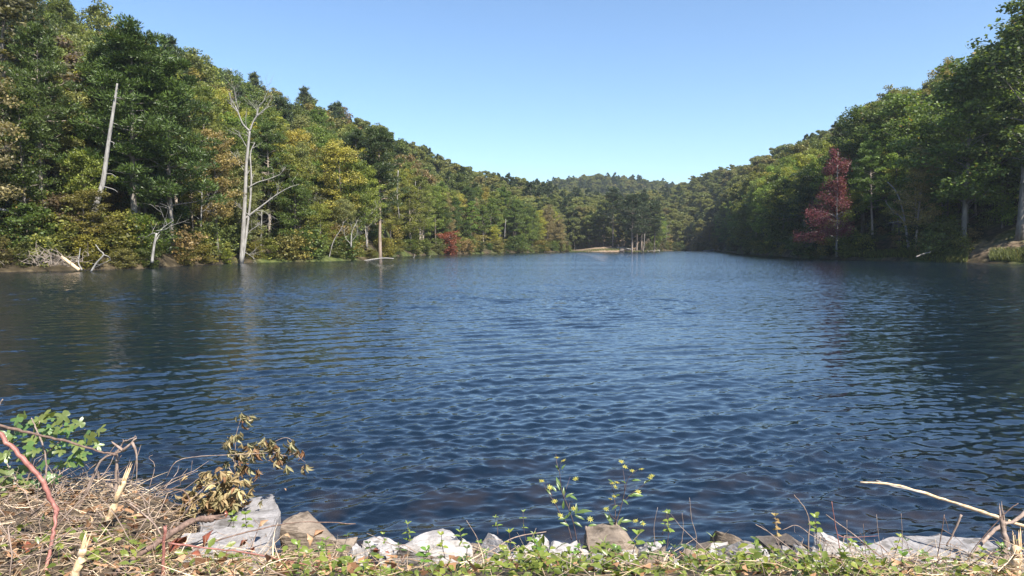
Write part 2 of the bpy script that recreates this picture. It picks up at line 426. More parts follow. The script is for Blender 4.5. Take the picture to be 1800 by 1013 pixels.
def make_tree(kind, H, R, seed, nleaf, leaf, low=.2, lod=False, gaps=0.0, cone=0.0):
    """returns (trunk Geo, crown Geo) of one tree, foot at the origin"""
    r = np.random.default_rng(seed); T = Geo(); Cn = Geo()
    rb = H * .0125
    hs = np.linspace(-.6, H * .94, 9)
    wob = np.cumsum(r.normal(0, .018 * H / 8, (9, 2)), 0); wob -= wob[0]
    tp = np.column_stack([wob, hs])
    T.tube(tp, rb * (1 - .85 * (np.clip(hs, 0, None) / H)) * (1 + .5 * (hs < .1)), 6 if not lod else 4)
    def at_h(h): return np.array([np.interp(h, hs, tp[:, 0]), np.interp(h, hs, tp[:, 1]), h])
    clumps = []
    nbr = (32 if kind == 'broad' else 50) if not lod else 26
    for k in range(nbr):
        f = (k + r.uniform(0, 1)) / nbr; hf = low + (.96 - low) * f; h = hf * H
        az = k * 2.399 + r.normal(0, .5)
        q = (hf - low) / (1 - low)
        if kind == 'broad': prof = (max(0.05, math.sin(math.pi * (q * .80 + .17))) ** .65) * (1 - cone * q)
        elif kind == 'pine': prof = (1 - q) ** .55 * (.65 + .35 * min(1, q * 4))
        Lb = R * prof * r.uniform(.6, 1.15); el = r.uniform(.15, .65) + .5 * q if kind == 'broad' else r.uniform(-.15, .3) + .35 * q
        d = np.array([math.cos(az) * math.cos(el), math.sin(az) * math.cos(el), math.sin(el)])
        p0 = at_h(h * .97); n = 5; pts = []
        for j in range(n):
            s = j / (n - 1); pts.append(p0 + d * Lb * s + np.array([0, 0, (-.10 if kind == 'broad' else .12) * Lb * s * s]) + r.normal(0, .04 * Lb * s, 3))
        pts = np.array(pts)
        rr = rb * .35 * (1 - .6 * q)
        T.tube(pts, np.linspace(rr, rr * .2, n), 4 if not lod else 3, cap=False)
        cr = (R * .23 if kind == 'broad' else R * .165)
        for s in ((.45, .72, 1.0) if not lod else (.65, 1.0)):
            if r.uniform() < gaps: continue
            j = s * (n - 1); c = pts[int(j)] * (1 - j % 1) + pts[min(int(j) + 1, n - 1)] * (j % 1)
            c = c + r.normal(0, .28 * cr, 3)
            clumps.append((c, cr * r.uniform(.7, 1.35) * (.6 + .4 * s)))
            if not lod:
                side = np.cross(d, (0, 0, 1)); side /= np.linalg.norm(side) + 1e-6
                for sg in (-1, 1):
                    if r.uniform() < .75 - gaps:
                        c2 = c + side * sg * Lb * .28 * r.uniform(.6, 1.2) + np.array([0, 0, r.uniform(-.2, .4) * cr])
                        clumps.append((c2, cr * r.uniform(.5, 1.0)))
                        T.tube([tuple(c - d * Lb * .12), tuple(c2)], [rr * .35, rr * .12], 3, cap=False)
    for k in range(4): clumps.append((at_h(H * (.90 + .03 * k)) + r.normal(0, .2 * cr, 3), cr * (.9 - .12 * k)))
    wts = np.array([c[1] ** 2 for c in clumps]); wts /= wts.sum()
    cnt = r.multinomial(nleaf, wts)
    cents = []; outs = []; vs = []
    for (c, cr), n in zip(clumps, cnt):
        if not n: continue
        dd = r.normal(size=(n, 3)); dd /= np.linalg.norm(dd, axis=1)[:, None]
        rad = cr * r.uniform(.25, 1.12, n) ** .6
        flat = np.array([1, 1, .55 if kind == 'broad' else .62])
        cents.append(c + dd * rad[:, None] * flat); outs.append(dd)
        vs.append(np.clip(r.normal(.5, .17, n) + r.normal(0, .10), 0, 1))
    cents = np.vstack(cents); outs = np.vstack(outs); vs = np.concatenate(vs)
    if kind == 'broad': Vv, Qq = leaf_quads(cents, leaf, .42, r, .66, outs)
    else:
        # needle tufts: narrow blades pointing out and up
        n = len(cents); a = outs + np.array([0, 0, .55]) + r.normal(0, .35, (n, 3)); a /= np.linalg.norm(a, axis=1)[:, None]
        b = np.cross(a, r.normal(size=(n, 3))); b /= np.linalg.norm(b, axis=1)[:, None]
        s = (leaf * r.uniform(.6, 1.3, n))[:, None]; wd = .12
        Vv = np.stack([cents - a * s * .5, cents + b * s * wd, cents + a * s * .5, cents - b * s * wd], 1).reshape(-1, 3)
        Qq = np.arange(n * 4).reshape(n, 4)
    Cn.add(Vv, Qq, None, vs)
    return T, Cn

PROTO = {}     # name -> list of (trunk mesh, crown mesh, H)
def proto(key, kind, H, R, seeds, nleaf, leaf, **kw):
    L_ = []
    for s in seeds:
        T, Cn = make_tree(kind, H, R, s, nleaf, leaf, **kw)
        L_.append((T.mesh(key + '_trunk', M['bark'], True), Cn.mesh(key + '_crown', M['needle'] if kind == 'pine' else M['leaf']), H))
    PROTO[key] = L_
proto('broad', 'broad', 19, 5.0, range(101, 107), 13000, .30, low=.24)
proto('edge', 'broad', 14, 4.4, range(121, 125), 12000, .28, low=.07)       # leafy to the ground
proto('slim', 'broad', 17, 3.2, range(131, 134), 6500, .30, low=.30, gaps=.2)
proto('pine', 'pine', 23, 4.8, range(141, 145), 20000, .42, low=.36, gaps=.12)
proto('bigpine', 'pine', 25, 6.2, range(161, 163), 34000, .46, low=.20, gaps=.10)
proto('shrub', 'broad', 3.6, 2.3, range(151, 155), 3600, .21, low=.03)

def tree(name, key, idx, loc, scale, rot, colr, label, cat='tree', group=None, lean=(0, 0), bark=(1, 1, 1)):
    tm, cm, H = PROTO[key][idx % len(PROTO[key])]
    e = empty(name, loc, label, cat, group)
    s = scale if isinstance(scale, tuple) else (scale, scale, scale)
    e.rotation_euler = (lean[0], lean[1], rot); e.scale = s
    tr = obj('trunk' if key != 'shrub' else 'stem', tm, e); tr.color = (*bark, 1)
    cr = obj('crown' if key != 'shrub' else 'foliage', cm, e); cr.color = (*colr, 1)
    return e

TINT = {
    'dark green': (.034, .052, .013), 'mid-green': (.062, .088, .020), 'olive green': (.090, .100, .024), 'yellow-green': (.135, .138, .026),
    'rust-tinged': (.100, .080, .042), 'grey-green': (.085, .092, .040), 'brown-tinged': (.100, .084, .050), 'golden': (.14, .125, .034)}
PTINT = {'dark green': (.032, .050, .014), 'mid-green': (.052, .076, .018), 'olive green': (.070, .084, .022)}

def region(px):
    for a, s in ((150, 'at the left end of the left shore'), (350, 'near the tall dark pines on the left'), (540, 'near the bare grey dead tree'),
                 (720, 'near the point with the bleached log'), (860, 'near the red shrub on the left shore'), (1000, 'just left of the sandy point'),
                 (1150, 'behind the sandy point'), (1285, 'at the back of the far cove'), (1410, 'left of the boulder on the right shore'),
                 (1520, 'near the crimson tree'), (1660, 'near the leaning pale trunk on the right')):
        if px < a: return s
    return 'above the bare dirt bank at the right'

# --- landmark trees
def ground_at(px, Y):
    x = (px - 900) / F * Y
    return Vector((x, Y, float(terrain(x, Y)[0])))
def hero(name, key, idx, px, Y, top_py, colr, label, width=1.0, rot=0, base_py=None, **kw):
    g = ground_at(px, Y)
    if base_py is not None: g.z = max(g.z - 1.0, min(g.z + 1.0, P(px, base_py, Y).z))
    H = P(px, top_py, Y).z - g.z
    s = H / PROTO[key][0][2]
    return tree(name, key, idx, g, (s * width, s * width, s), rot, colr, label, **kw)
heroes = []
def H_(px, Y, rad): heroes.append((px, Y, rad))

hero('pine_tree', 'bigpine', 0, 238, 79, 36, (.058, .092, .020), 'tallest dark green pine standing between the white snag and the dead tree', 1.25); H_(238, 79, 5)
hero('pine_tree', 'bigpine', 1, 302, 83, 92, (.052, .084, .018), 'dark pine crowded against the right side of the tallest left pine', 1.15, 2.0); H_(302, 83, 4)
hero('pine_tree', 'bigpine', 1, 190, 86, 72, (.056, .086, .020), 'dark pine rising behind the white broken snag', 1.1, 1.0); H_(190, 86, 4)
hero('pine_tree', 'pine', 3, 62, 92, -35, (.036, .052, .018), 'dark pine poking out of the top left corner above the brown trees', 1.0, 1.5); H_(62, 92, 4)
hero('pine_tree', 'pine', 1, 668, 131, 218, (.044, .066, .020), 'pine with tall bare reddish trunk above the bleached log point', 1.1, 4.0, bark=(1.5, 1.3, 1.2)); H_(668, 131, 5)
hero('pine_tree', 'pine', 2, 632, 138, 222, (.036, .058, .018), 'dark pine just left of the bare-trunked pine above the log point', 1.1, .5); H_(632, 138, 4)
for q, (a, yb, tp_, lb) in enumerate(((1077, 330, 327, 'pine with pale straight trunk on the crest of the sandy point'), (1111, 312, 338, 'front pine of the tight clump at the right end of the sandy point'),
        (1119, 320, 345, 'pine in the middle of the clump right of the sandy point'), (1127, 326, 336, 'rear pine of the clump right of the sandy point'),
        (1150, 330, 350, 'pine over the little dock beside the sandy point'))):
    hero('pine_tree', 'pine', q, a, yb, tp_, (.036, .054, .020), lb, 1.25, q * 1.3, bark=(1.25, 1.15, 1.1)); H_(a, yb, 7)
hero('oak_tree', 'broad', 0, 1640, 118, 205, (0.080, 0.119, 0.027), 'broad dark green tree overhanging the leaning pale trunk on the right', 1.35, .4); H_(1640, 118, 5)
hero('oak_tree', 'broad', 1, 1755, 108, 175, (0.088, 0.130, 0.031), 'big dark green tree with thick rough trunk above the dirt bank', 1.45, 1.1, bark=(.9, .85, .8)); H_(1755, 108, 6)
hero('oak_tree', 'broad', 2, 1570, 126, 170, (0.096, 0.140, 0.034), 'full round green tree on the right skyline behind the leaning trunk', 1.3, 2.2); H_(1570, 126, 5)
hero('oak_tree', 'broad', 3, 1515, 134, 186, (0.076, 0.108, 0.031), 'dark tree poking up on the right skyline right of the crimson tree', 1.1, 2.9); H_(1515, 134, 4)
hero('pine_tree', 'pine', 0, 1473, 150, 208, (.030, .045, .016), 'small dark pine standing alone on the right skyline', .8, 2.9); H_(1473, 150, 4)
hero('oak_tree', 'broad', 4, 1690, 104, 120, (0.104, 0.148, 0.034), 'tall green tree rising left of the thick rough trunk at right', 1.3, 5); H_(1690, 104, 5)
hero('oak_tree', 'broad', 5, 1790, 97, 10, (0.080, 0.112, 0.031), 'tallest green tree at the right edge reaching the top', 1.2, 5.5); H_(1790, 97, 5)
hero('edge_tree', 'edge', 1, 1312, 222, 352, (.105, .125, .026), 'bright yellow-green tree hanging over the water where the right shore begins', 1.25, .7); H_(1312, 222, 8)
hero('edge_tree', 'edge', 2, 1342, 197, 342, (.080, .105, .022), 'leafy green tree right of the bright overhanging tree on the right shore', 1.2, 2.2); H_(1342, 197, 6)
hero('edge_tree', 'edge', 3, 1375, 172, 318, (.066, .092, .020), 'rounded green shore tree between the overhanging tree and the boulder', 1.2, 3.2); H_(1375, 172, 6)
hero('edge_tree', 'edge', 0, 1425, 148, 300, (.034, .056, .014), 'dark leafy tree behind the boulder at the water', 1.2, 4.1); H_(1425, 148, 5)
hero('broadleaf_tree', 'slim', 0, 20, 76, -30, (.105, .100, .055), 'thin brown-leaved tree with tall grey trunk at the left edge', 1.4, .4, bark=(1.3, 1.25, 1.2)); H_(15, 76, 4)
hero('broadleaf_tree', 'slim', 1, 108, 84, 70, (.13, .10, .075), 'pinkish brown thin-leaved tree left of the white snag', 1.5, 1.4); H_(108, 84, 4)
hero('edge_tree', 'edge', 0, 150, 70, 335, (.135, .120, .034), 'small golden-brown tree at the foot of the white snag', 1.5, 2.4); H_(150, 70, 4)
hero('edge_tree', 'edge', 2, 560, 121, 345, (.090, .100, .030), 'spreading yellow-green tree between dead tree and the log point', 1.6, 2.4); H_(560, 121, 5)
hero('red_shrub', 'shrub', 1, 789, 203, 412, (.19, .060, .036), 'bright red shrub on the left shore near the water', 1.0, 1.0, cat='shrub'); H_(789, 203, 4)
hero('edge_tree', 'slim', 1, 1268, 380, 372, (.20, .20, .14), 'pale silvery thin-leaved tree at the mouth of the far cove', 1.4, 1.0); H_(1268, 380, 6)

# --- the crimson tree: pale trunk, layered crimson sprays, bare lower branches
def spray_tree(name, px, Y, base_py, top_py, colr, label):
    g = P(px, base_py, Y); H = P(px, top_py, Y).z - g.z
    T = Geo(); Cn = Geo(); r = np.random.default_rng(5)
    hs = np.linspace(-1, H * .97, 10); tp = np.column_stack([np.interp(hs, [0, H], [0, -.35]), .15 * np.sin(hs), hs])
    T.tube(tp, np.interp(hs, [0, H], [.20, .03]), 7)
    for k in range(46):
        f = (k + r.uniform()) / 46; h = H * (.10 + .86 * f); az = k * 2.4 + r.normal(0, .4)
        Lb = 4.1 * (1 - f) ** .6 * r.uniform(.45, 1.2) + .4; el = r.uniform(.0, .6); Lb *= 1 + .38 * math.cos(az - 3.3 + f * 2) + .2 * math.sin(9 * f)
        d = np.array([math.cos(az) * math.cos(el), math.sin(az) * math.cos(el), math.sin(el)])
        p0 = np.array([-.35 * h / H, 0, h]); pts = np.array([p0 + d * Lb * s + np.array([0, 0, .16 * Lb * math.sin(s * 3)]) + r.normal(0, .06 * s, 3) for s in np.linspace(0, 1, 5)])
        T.tube(pts, np.linspace(.055 * (1 - f) + .018, .012, 5), 4, cap=False)
        if f < .3 and r.uniform() < .5: continue
        if r.uniform() < .12: continue
        side = np.cross(d, (0, 0, 1))
        n = int(620 * (Lb / 2.5) * r.uniform(.4, 1.4)); s = r.uniform(.3, 1.08, n); wdt = Lb * .30 * np.sin(np.clip(s, 0, 1) * 2.6)
        c = p0 + d * (Lb * s)[:, None] + side * (r.normal(0, 1, n) * wdt)[:, None] + r.normal(0, 1, (n, 3)) * np.array([.22, .22, .5]) + np.array([0, 0, .08])
        v, q = leaf_quads(c, .23, .45, r, .7); Cn.add(v, q, None, np.clip(r.normal(.5, .2, n), 0, .95))
    e = empty(name, g, label, 'tree')
    obj('trunk', T.mesh('trunk', M['deadwood'], True), e); c = obj('crown', Cn.mesh('crown', M['redleaf']), e); c.color = (*colr, 1)
    return e
spray_tree('crimson_tree', 1471, 122, 442, 262, (.165, .045, .060), 'crimson-leaved conical tree with pale trunk on the right shore'); H_(1471, 121, 5)

# --- bare dead trees traced limb by limb
def dead_tree(name, Y, limbs, label, mat='deadwood', cat='dead tree', twigs=0, seed=0, depth_amp=1.0):
    r = np.random.default_rng(seed); base = P(*limbs[0][0][0], Y); e = empty(name, base, label, cat)
    for li, (pts, r0, r1) in enumerate(limbs):
        sgn = 0 if li == 0 else r.uniform(-1, 1) * depth_amp; B = Geo()
        w_ = [P(a, b, Y) - base + Vector((0, sgn * i_ * .35, 0)) for i_, (a, b) in enumerate(pts)]
        c = np.array(curve(w_, 5)); B.tube(c, np.linspace(r0, r1, len(c)), 7)
        for k in range(int(twigs * (1 if li else .5))):
            j = r.integers(len(c) // 3, len(c)); p = c[j]; d = c[min(j + 1, len(c) - 1)] - c[max(j - 1, 0)]
            d = d / (np.linalg.norm(d) + 1e-6) + r.normal(0, .6, 3) + np.array([0, 0, .25]); d /= np.linalg.norm(d); Lt = r.uniform(.5, 2.2)
            q = np.array([p + d * Lt * s + r.normal(0, .05, 3) * s for s in (0, .35, .7, 1)])
            B.tube(q, np.linspace(max(r1, .022), .008, 4), 3, cap=False)
            for s2 in range(2):
                d2 = d + r.normal(0, .55, 3); B.tube([q[2 - s2], q[2 - s2] + d2 * Lt * .4], [.014, .006], 3, cap=False)
        obj('limb' if li else 'trunk', B.mesh('limb' if li else 'trunk', M[mat], True), e)
    return e
dead_tree('dead_tree', 96, [
    ([(424, 464), (428, 400), (431, 340), (433, 290), (437, 250), (439, 231)], .34, .13),
    ([(426, 462), (434, 400), (439, 350), (440, 310), (438, 270), (445, 250)], .20, .06),
    ([(439, 231), (428, 218), (420, 195), (412, 178), (410, 168)], .14, .03),
    ([(420, 200), (408, 186), (406, 180)], .07, .02), ([(419, 193), (415, 170), (414, 158)], .06, .015),
    ([(439, 231), (446, 212), (456, 200), (468, 190), (473, 187)], .13, .03),
    ([(452, 205), (455, 188), (464, 178), (470, 164), (477, 155)], .08, .012), ([(448, 212), (451, 196), (446, 188)], .06, .02),
    ([(438, 236), (434, 222), (434, 205)], .05, .015),
    ([(430, 385), (445, 372), (462, 358), (480, 343), (500, 330), (520, 322)], .15, .02),
    ([(450, 370), (465, 372), (478, 385)], .05, .015), ([(440, 380), (430, 372), (418, 362)], .05, .012),
    ([(432, 290), (420, 283), (411, 273)], .06, .015), ([(433, 305), (420, 290), (412, 286)], .05, .015),
    ([(436, 330), (452, 320), (470, 314), (488, 305), (497, 292)], .08, .015), ([(434, 260), (424, 240), (420, 232)], .05, .012),
    ([(428, 420), (440, 405), (450, 398)], .05, .015), ([(426, 440), (436, 448), (446, 456)], .05, .015)],
    'tall bare grey dead tree forking at the top at the water edge', twigs=8, seed=3); H_(425, 97, 2)
dead_tree('snag', 73, [([(158, 400), (172, 350), (181, 320), (188, 270), (196, 215), (203, 170), (206, 147)], .33, .09),
    ([(203, 172), (210, 170)], .05, .02), ([(200, 190), (193, 187)], .05, .02), ([(196, 215), (205, 219)], .04, .015), ([(192, 248), (203, 252), (205, 256)], .05, .02),
    ([(187, 280), (179, 276)], .05, .015), ([(184, 306), (196, 306), (205, 311)], .05, .02), ([(182, 328), (198, 333), (203, 338)], .05, .02), ([(205, 160), (209, 157)], .03, .01)],
    'pale barkless broken snag leaning right before the dark pines', seed=4, cat='snag'); H_(180, 74, 1.5)
dead_tree('leaning_tree', 111, [([(1599, 447), (1595, 420), (1590, 385), (1583, 355), (1574, 335), (1560, 320)], .22, .07),
    ([(1594, 396), (1580, 390), (1566, 392), (1556, 393)], .06, .02), ([(1592, 392), (1578, 375), (1565, 362), (1560, 350)], .08, .02),
    ([(1590, 385), (1578, 377), (1568, 372)], .06, .02)], 'slim pale grey trunk leaning left over the grassy strip on the right', seed=8, twigs=2, cat='dead tree')
dead_tree('leaning_tree', 113, [([(1611, 430), (1610, 390), (1609, 330)], .15, .09)], 'straight slim white trunk right behind the leaning pale trunk', seed=9, cat='dead tree')
dead_tree('stump', 72, [([(267, 462), (270, 438), (275, 410)], .16, .10), ([(272, 418), (285, 400), (300, 388)], .05, .02), ([(272, 410), (262, 412), (240, 425)], .06, .02),
    ([(274, 406), (290, 403), (296, 398)], .04, .015)], 'grey broken stump with thin dead branches left of the dead tree', seed=12, twigs=3, cat='stump')
dead_tree('dead_branch', 62, [([(160, 478), (170, 462), (182, 448), (175, 440), (168, 430)], .09, .03), ([(182, 448), (189, 452), (190, 460)], .05, .015)],
    'bleached crooked dead branch rising from the water at far left', seed=14, twigs=1, cat='branch')
dead_tree('dead_branch', 62.5, [([(144, 475), (138, 462), (140, 445), (141, 436)], .08, .02), ([(142, 472), (136, 462), (133, 460)], .05, .02)],
    'short upright dead branch beside the pale log at far left', seed=15, twigs=1, cat='branch')
dead_tree('log', 62.5, [([(108, 452), (118, 459), (130, 468), (140, 475)], .14, .18)], 'pale peeled log sloping into the water at far left', mat='rawwood', seed=16, cat='log')
dead_tree('log', 66, [([(-10, 366), (14, 371), (30, 377)], .12, .08)], 'thin white fallen log on the slope at the left edge', seed=17, cat='log')
dead_tree('log', 116, [([(640, 459), (658, 456), (676, 454), (692, 455)], .15, .09), ([(668, 455), (672, 451)], .05, .02)], 'bleached white log lying at the tip of the left point', seed=18, cat='log')
dead_tree('stump', 114, [([(598, 446), (606, 452), (612, 459)], .35, .3)], 'dark rotten stump at the water left of the bleached log', mat='bark', seed=19, cat='stump')
dead_tree('dead_branch', 111, [([(578, 455), (586, 425), (600, 402), (604, 390)], .09, .03)], 'thin grey leaning dead stem left of the bleached log point', seed=20, twigs=3, cat='branch')
dead_tree('dead_branch', 112, [([(617, 435), (618, 412), (622, 400)], .14, .03), ([(617, 430), (608, 418), (606, 405)], .06, .02), ([(618, 425), (628, 412), (630, 400)], .06, .02)],
    'small grey dead tree with drooping twigs above the bleached log point', seed=22, twigs=9, cat='dead tree')
dead_tree('dead_branch', 140, [([(726, 455), (729, 450), (728, 447)], .06, .03)], 'tiny pale stick poking from the water beyond the log point', seed=25, cat='branch')
dead_tree('dead_branch', 150, [([(755, 453), (757, 449)], .06, .03)], 'second tiny stick poking from the water left of the red shrub', seed=26, cat='branch')
dead_tree('log', 318, [([(1084, 435), (1096, 436), (1112, 439)], .30, .2)], 'long pale log lying on the sandy point', seed=27, cat='log')
dead_tree('log', 360, [([(1236, 441.5), (1256, 439)], .3, .2)], 'pale log floating at the edge of the far cove', seed=28, cat='log')
dead_tree('leaning_tree', 309, [([(1130, 443), (1132, 430), (1133, 412)], .30, .16)], 'short brown trunk at the right tip of the sandy point', seed=29, cat='dead tree', mat='bark')
dead_tree('dead_tree', 150, [([(700, 300), (698, 340), (702, 385)], .1, .06)], 'thin grey dead trunk in the forest right of the bare-trunked pine', seed=30, twigs=8, cat='dead tree')
dead_tree('dead_tree', 240, [([(887, 418), (888, 400), (889, 385)], .12, .06)], 'thin pale dead trunk on the left shore before the sandy point', seed=31, twigs=2, cat='dead tree')
dead_tree('log', 101, [([(1610, 452), (1622, 447), (1636, 443)], .11, .08)], 'short grey log at the waterline right of the leaning trunk', seed=33, cat='log', mat='bark')
dead_tree('dead_branch', 104, [([(1725, 247), (1731, 255), (1738, 266)], .16, .12)], 'pale broken limb high in the trees at the right', seed=34, cat='branch')

# thin bare trees standing among the green ones
for q_, (px_, by_, ty_, Y_, lb_) in enumerate(((538, 440, 330, 118, 'thin bare grey tree between the dead tree and the log point'), (492, 430, 300, 122, 'slim dead stem behind the long right limb of the dead tree'),
        (722, 420, 318, 185, 'grey twiggy dead tree on the left slope right of the log point'), (826, 400, 352, 250, 'faint grey dead tree midway along the left shore'), (75, 380, 240, 84, 'thin bare stem in the brown trees at far left'),
        (352, 430, 330, 92, 'thin pale stem right of the tall dark pines'), (1662, 425, 330, 112, 'pale upright stem between the two dark trees on the right'), (1700, 420, 345, 112, 'thin grey stem above the dirt bank'),
        (1170, 438, 395, 395, 'grey leaning stem at the back of the cove beside the dock'), (645, 430, 372, 124, 'short grey dead stem left of the bare-trunked pine'), (458, 450, 372, 104, 'thin dead stem just right of the dead tree'))):
    r_s = random.Random(900 + q_); lean_ = r_s.uniform(-9, 9); k_ = 100 / Y_
    mainp = [(px_, by_ + 6), (px_ + lean_ * .5, (by_ + ty_) / 2), (px_ + lean_, ty_)]; lims = [(mainp, .13, .05)]
    for j_ in range(6):
        f_ = r_s.uniform(.35, .95); bx_ = px_ + lean_ * f_; by2 = by_ + (ty_ - by_) * f_; sg_ = r_s.choice((-1, 1)); L_l = r_s.uniform(10, 26) * k_
        lims.append(([(bx_, by2), (bx_ + sg_ * L_l * .5, by2 - L_l * .35), (bx_ + sg_ * L_l, by2 - L_l * .9)], .05, .012))
    dead_tree('dead_tree', Y_, lims, lb_, seed=900 + q_, twigs=4)

# brush pile at the far left waterline
B = Geo(); r = np.random.default_rng(41); c0 = P(92, 468, 62.5)
for k in range(110):
    p = np.array([r.normal(0, 1.3), r.normal(0, .5), abs(r.normal(.3, .5))]); d = r.normal(0, 1, 3); d[2] = abs(d[2]) * .7; d /= np.linalg.norm(d); Lt = r.uniform(.5, 1.7)
    B.tube([p, p + d * Lt * .5 + r.normal(0, .08, 3), p + d * Lt], [.035, .025, .01], 4, cap=False)
bo = obj('brush_pile', B.mesh('brush_pile', M['bark'], True), None, c0); bo.color = (1.5, 1.4, 1.3, 1); tag(bo, 'tangled pile of grey dead brush at the far left waterline', 'brush pile', kind='stuff')

# --- forest placement
pts = []
r = np.random.default_rng(77)
def scatter(step, y0, y1, pxa, pxb, jit=.42):
    """jittered grid in world space, only where the forest stands"""
    xs_ = np.arange(-900, 900, step); ys__ = np.arange(y0, y1, step)
    X, Y = np.meshgrid(xs_, ys__); X = (X + r.uniform(-jit, jit, X.shape) * step).ravel(); Y = (Y + r.uniform(-jit, jit, Y.shape) * step).ravel()
    z, ys1, yr1, p = terrain(X, Y)
    return X, Y, z, ys1, yr1, p
X, Y, z, ys1, yr1, p = scatter(5.0, 50, 620, -260, 2200)
ok = (Y > ys1 + 2.2) & (Y < yr1 + 26) & (p > -260) & (p < 2250)
ok &= ~((p > 985) & (p < 1142) & (Y < 338)) & ~((p > 1690) & (p < 1835) & (Y < ys1 + 5) & (r.uniform(size=len(p)) < .8))
for hx, hy, hr_ in heroes:
    ok &= (np.hypot(X - (hx - 900) / F * hy, Y - hy) > hr_ * .75)
A = np.column_stack([X, Y, z, ys1, yr1, p])[ok]
rel = (A[:, 1] - A[:, 3])
inview = (A[:, 5] > -40) & (A[:, 5] < 1840)
# nearest ones to the lake and to us become individual trees
score = rel * 1.6 + A[:, 1] * .35 + np.where(inview, 0, 1e6)
order = np.argsort(score)
NIND = 340
ind = set(order[:NIND].tolist())
hue = hnoise(A[:, 0], A[:, 1], .045, 51)
rest = []
rr = random.Random(5)
cnt_kind = {}
for k in range(len(A)):
    x, y, zz, ysh, yri, px = A[k]; t_ = (y - ysh) / (yri - ysh); px = float(px)
    left = px < 1000
    if k not in ind:
        rest.append((x, y, zz, px, t_)); continue
    row = 'at the water edge' if y - ysh < 6 else ('low on the slope' if y - ysh < 16 else ('midway up the slope' if t_ < .8 else 'on the ridge'))
    q = rr.random()
    pine = rr.random() < (.24 if left else .10) if px < 1290 or px > 1500 else rr.random() < .05
    if 1150 < px < 1290: pine = rr.random() < .6
    if pine and y - ysh > 4:
        tn = rr.choice(list(PTINT)); key = 'pine'; colr = PTINT[tn]; nm = 'pine_tree'; s = rr.uniform(.72, .98)
    else:
        pool = (['dark green'] * 3 + ['mid-green'] * 5 + ['olive green'] * 7 + ['yellow-green'] * 4 + ['rust-tinged'] + ['grey-green'] * 4 + ['brown-tinged'] * 2 + ['golden']) if left else \
               (['dark green'] * 5 + ['mid-green'] * 7 + ['olive green'] * 4 + ['yellow-green'] * 1 + ['rust-tinged'] * 1)
        tn = rr.choice(pool); colr = TINT[tn]; nm = 'broadleaf_tree'
        if y - ysh < (7 if left else 10) and rr.random() < .62: key = 'edge'; s = rr.uniform(.55, .95) * (1 if left else 1.15)
        elif q < .25: key = 'slim'; s = rr.uniform(.75, 1.05)
        else: key = 'broad'; s = rr.uniform(.72, 1.0)
    size = ('dwarf', 'short', 'smallish', 'medium', 'tall', 'towering')[int(np.digitize(s, [.64, .74, .84, .93, 1.01]))]
    j = rr.uniform(.85, 1.18); colr = tuple(c * j * rr.uniform(.94, 1.06) for c in colr)
    kind = 'pine' if key == 'pine' else ('bushy tree' if key == 'edge' else ('slender tree' if key == 'slim' else 'rounded tree'))
    colr = tuple(c * q_ * (1.72 if left else 2.25) for c, q_ in zip(colr, (1.12, 1.1, .95)))
    wf = rr.uniform(.86, 1.18); tn1 = {'dark green': 'dark', 'olive green': 'olive'}.get(tn, tn); wide = '' if .95 < wf < 1.08 else ('narrow ' if wf < 1 else 'broad ')
    lab_ = f'{size} {wide}{tn1} {kind} {row} {region(px)}'
    if len(lab_.split()) > 16: lab_ = f'{size} {tn1} {kind} {row} {region(px)}'
    tree(nm, key, rr.randrange(6), (x, y, zz - .2), (s * wf, s * wf, s), rr.uniform(0, 6.28), colr, lab_, group='trees of the lakeside forest', lean=(rr.gauss(0, .03), rr.gauss(0, .03)),
         bark=(1.9, 1.8, 1.7) if rr.random() < .35 else (.8, .78, .75))

# the rest of the forest: one mass, instanced on points
FK = bpy.data.collections.new('forest_kinds')          # not linked to the scene: only the kinds the mass is made of
def fk(name, T, Cn, leafm):
    V1 = np.vstack(T.V); V2 = np.vstack(Cn.V); G_ = Geo()
    q1 = np.vstack(T.Q); t1 = np.vstack(T.T) if T.T else None
    G_.add(V1, q1, t1, .5); nT_q = len(q1); G_.add(V2, np.vstack(Cn.Q), None, np.concatenate(Cn.qv))
    nq = nT_q + len(Cn.V[0]) // 4
    idx = np.concatenate([np.zeros(nT_q), np.ones(nq - nT_q), np.zeros(0 if t1 is None else len(t1))])
    me = G_.mesh(name, mats=[M['bark'], leafm], matidx=idx)
    o = bpy.data.objects.new(name, me); FK.objects.link(o)
kinds = []
for k in range(5): fk('a%02d_broad' % k, *make_tree('broad', 17, 4.8, 300 + k, 6500, .42, low=.22), M['forest_leaf'])
for k in range(2): fk('b%02d_pine' % k, *make_tree('pine', 19, 4.2, 320 + k, 8000, .60, low=.3, gaps=.1), M['forest_needle'])
for k in range(3): fk('c%02d_far' % k, *make_tree('broad', 16, 5.2, 340 + k, 9500, .44, low=.15, lod=True), M['far_leaf'])
for k in range(2): fk('d%02d_farpine' % k, *make_tree('pine', 18, 4.2, 350 + k, 8000, .62, low=.25, lod=True), M['forest_needle'])
X2, Y2, z2, ys2, yr2, p2 = scatter(7.0, 560, 1010, 0, 0)
ok2 = (p2 > 700) & (p2 < 1560) & (z2 > 4) & (Y2 > yr2 + 20)
for x, y, zz, px in np.column_stack([X2, Y2, z2, p2])[ok2]: rest.append((x, y, zz, px, 2))
RV = np.array([(x, y, zz - .3) for x, y, zz, px, t_ in rest])
kidx = []; rotz = []; scl = []
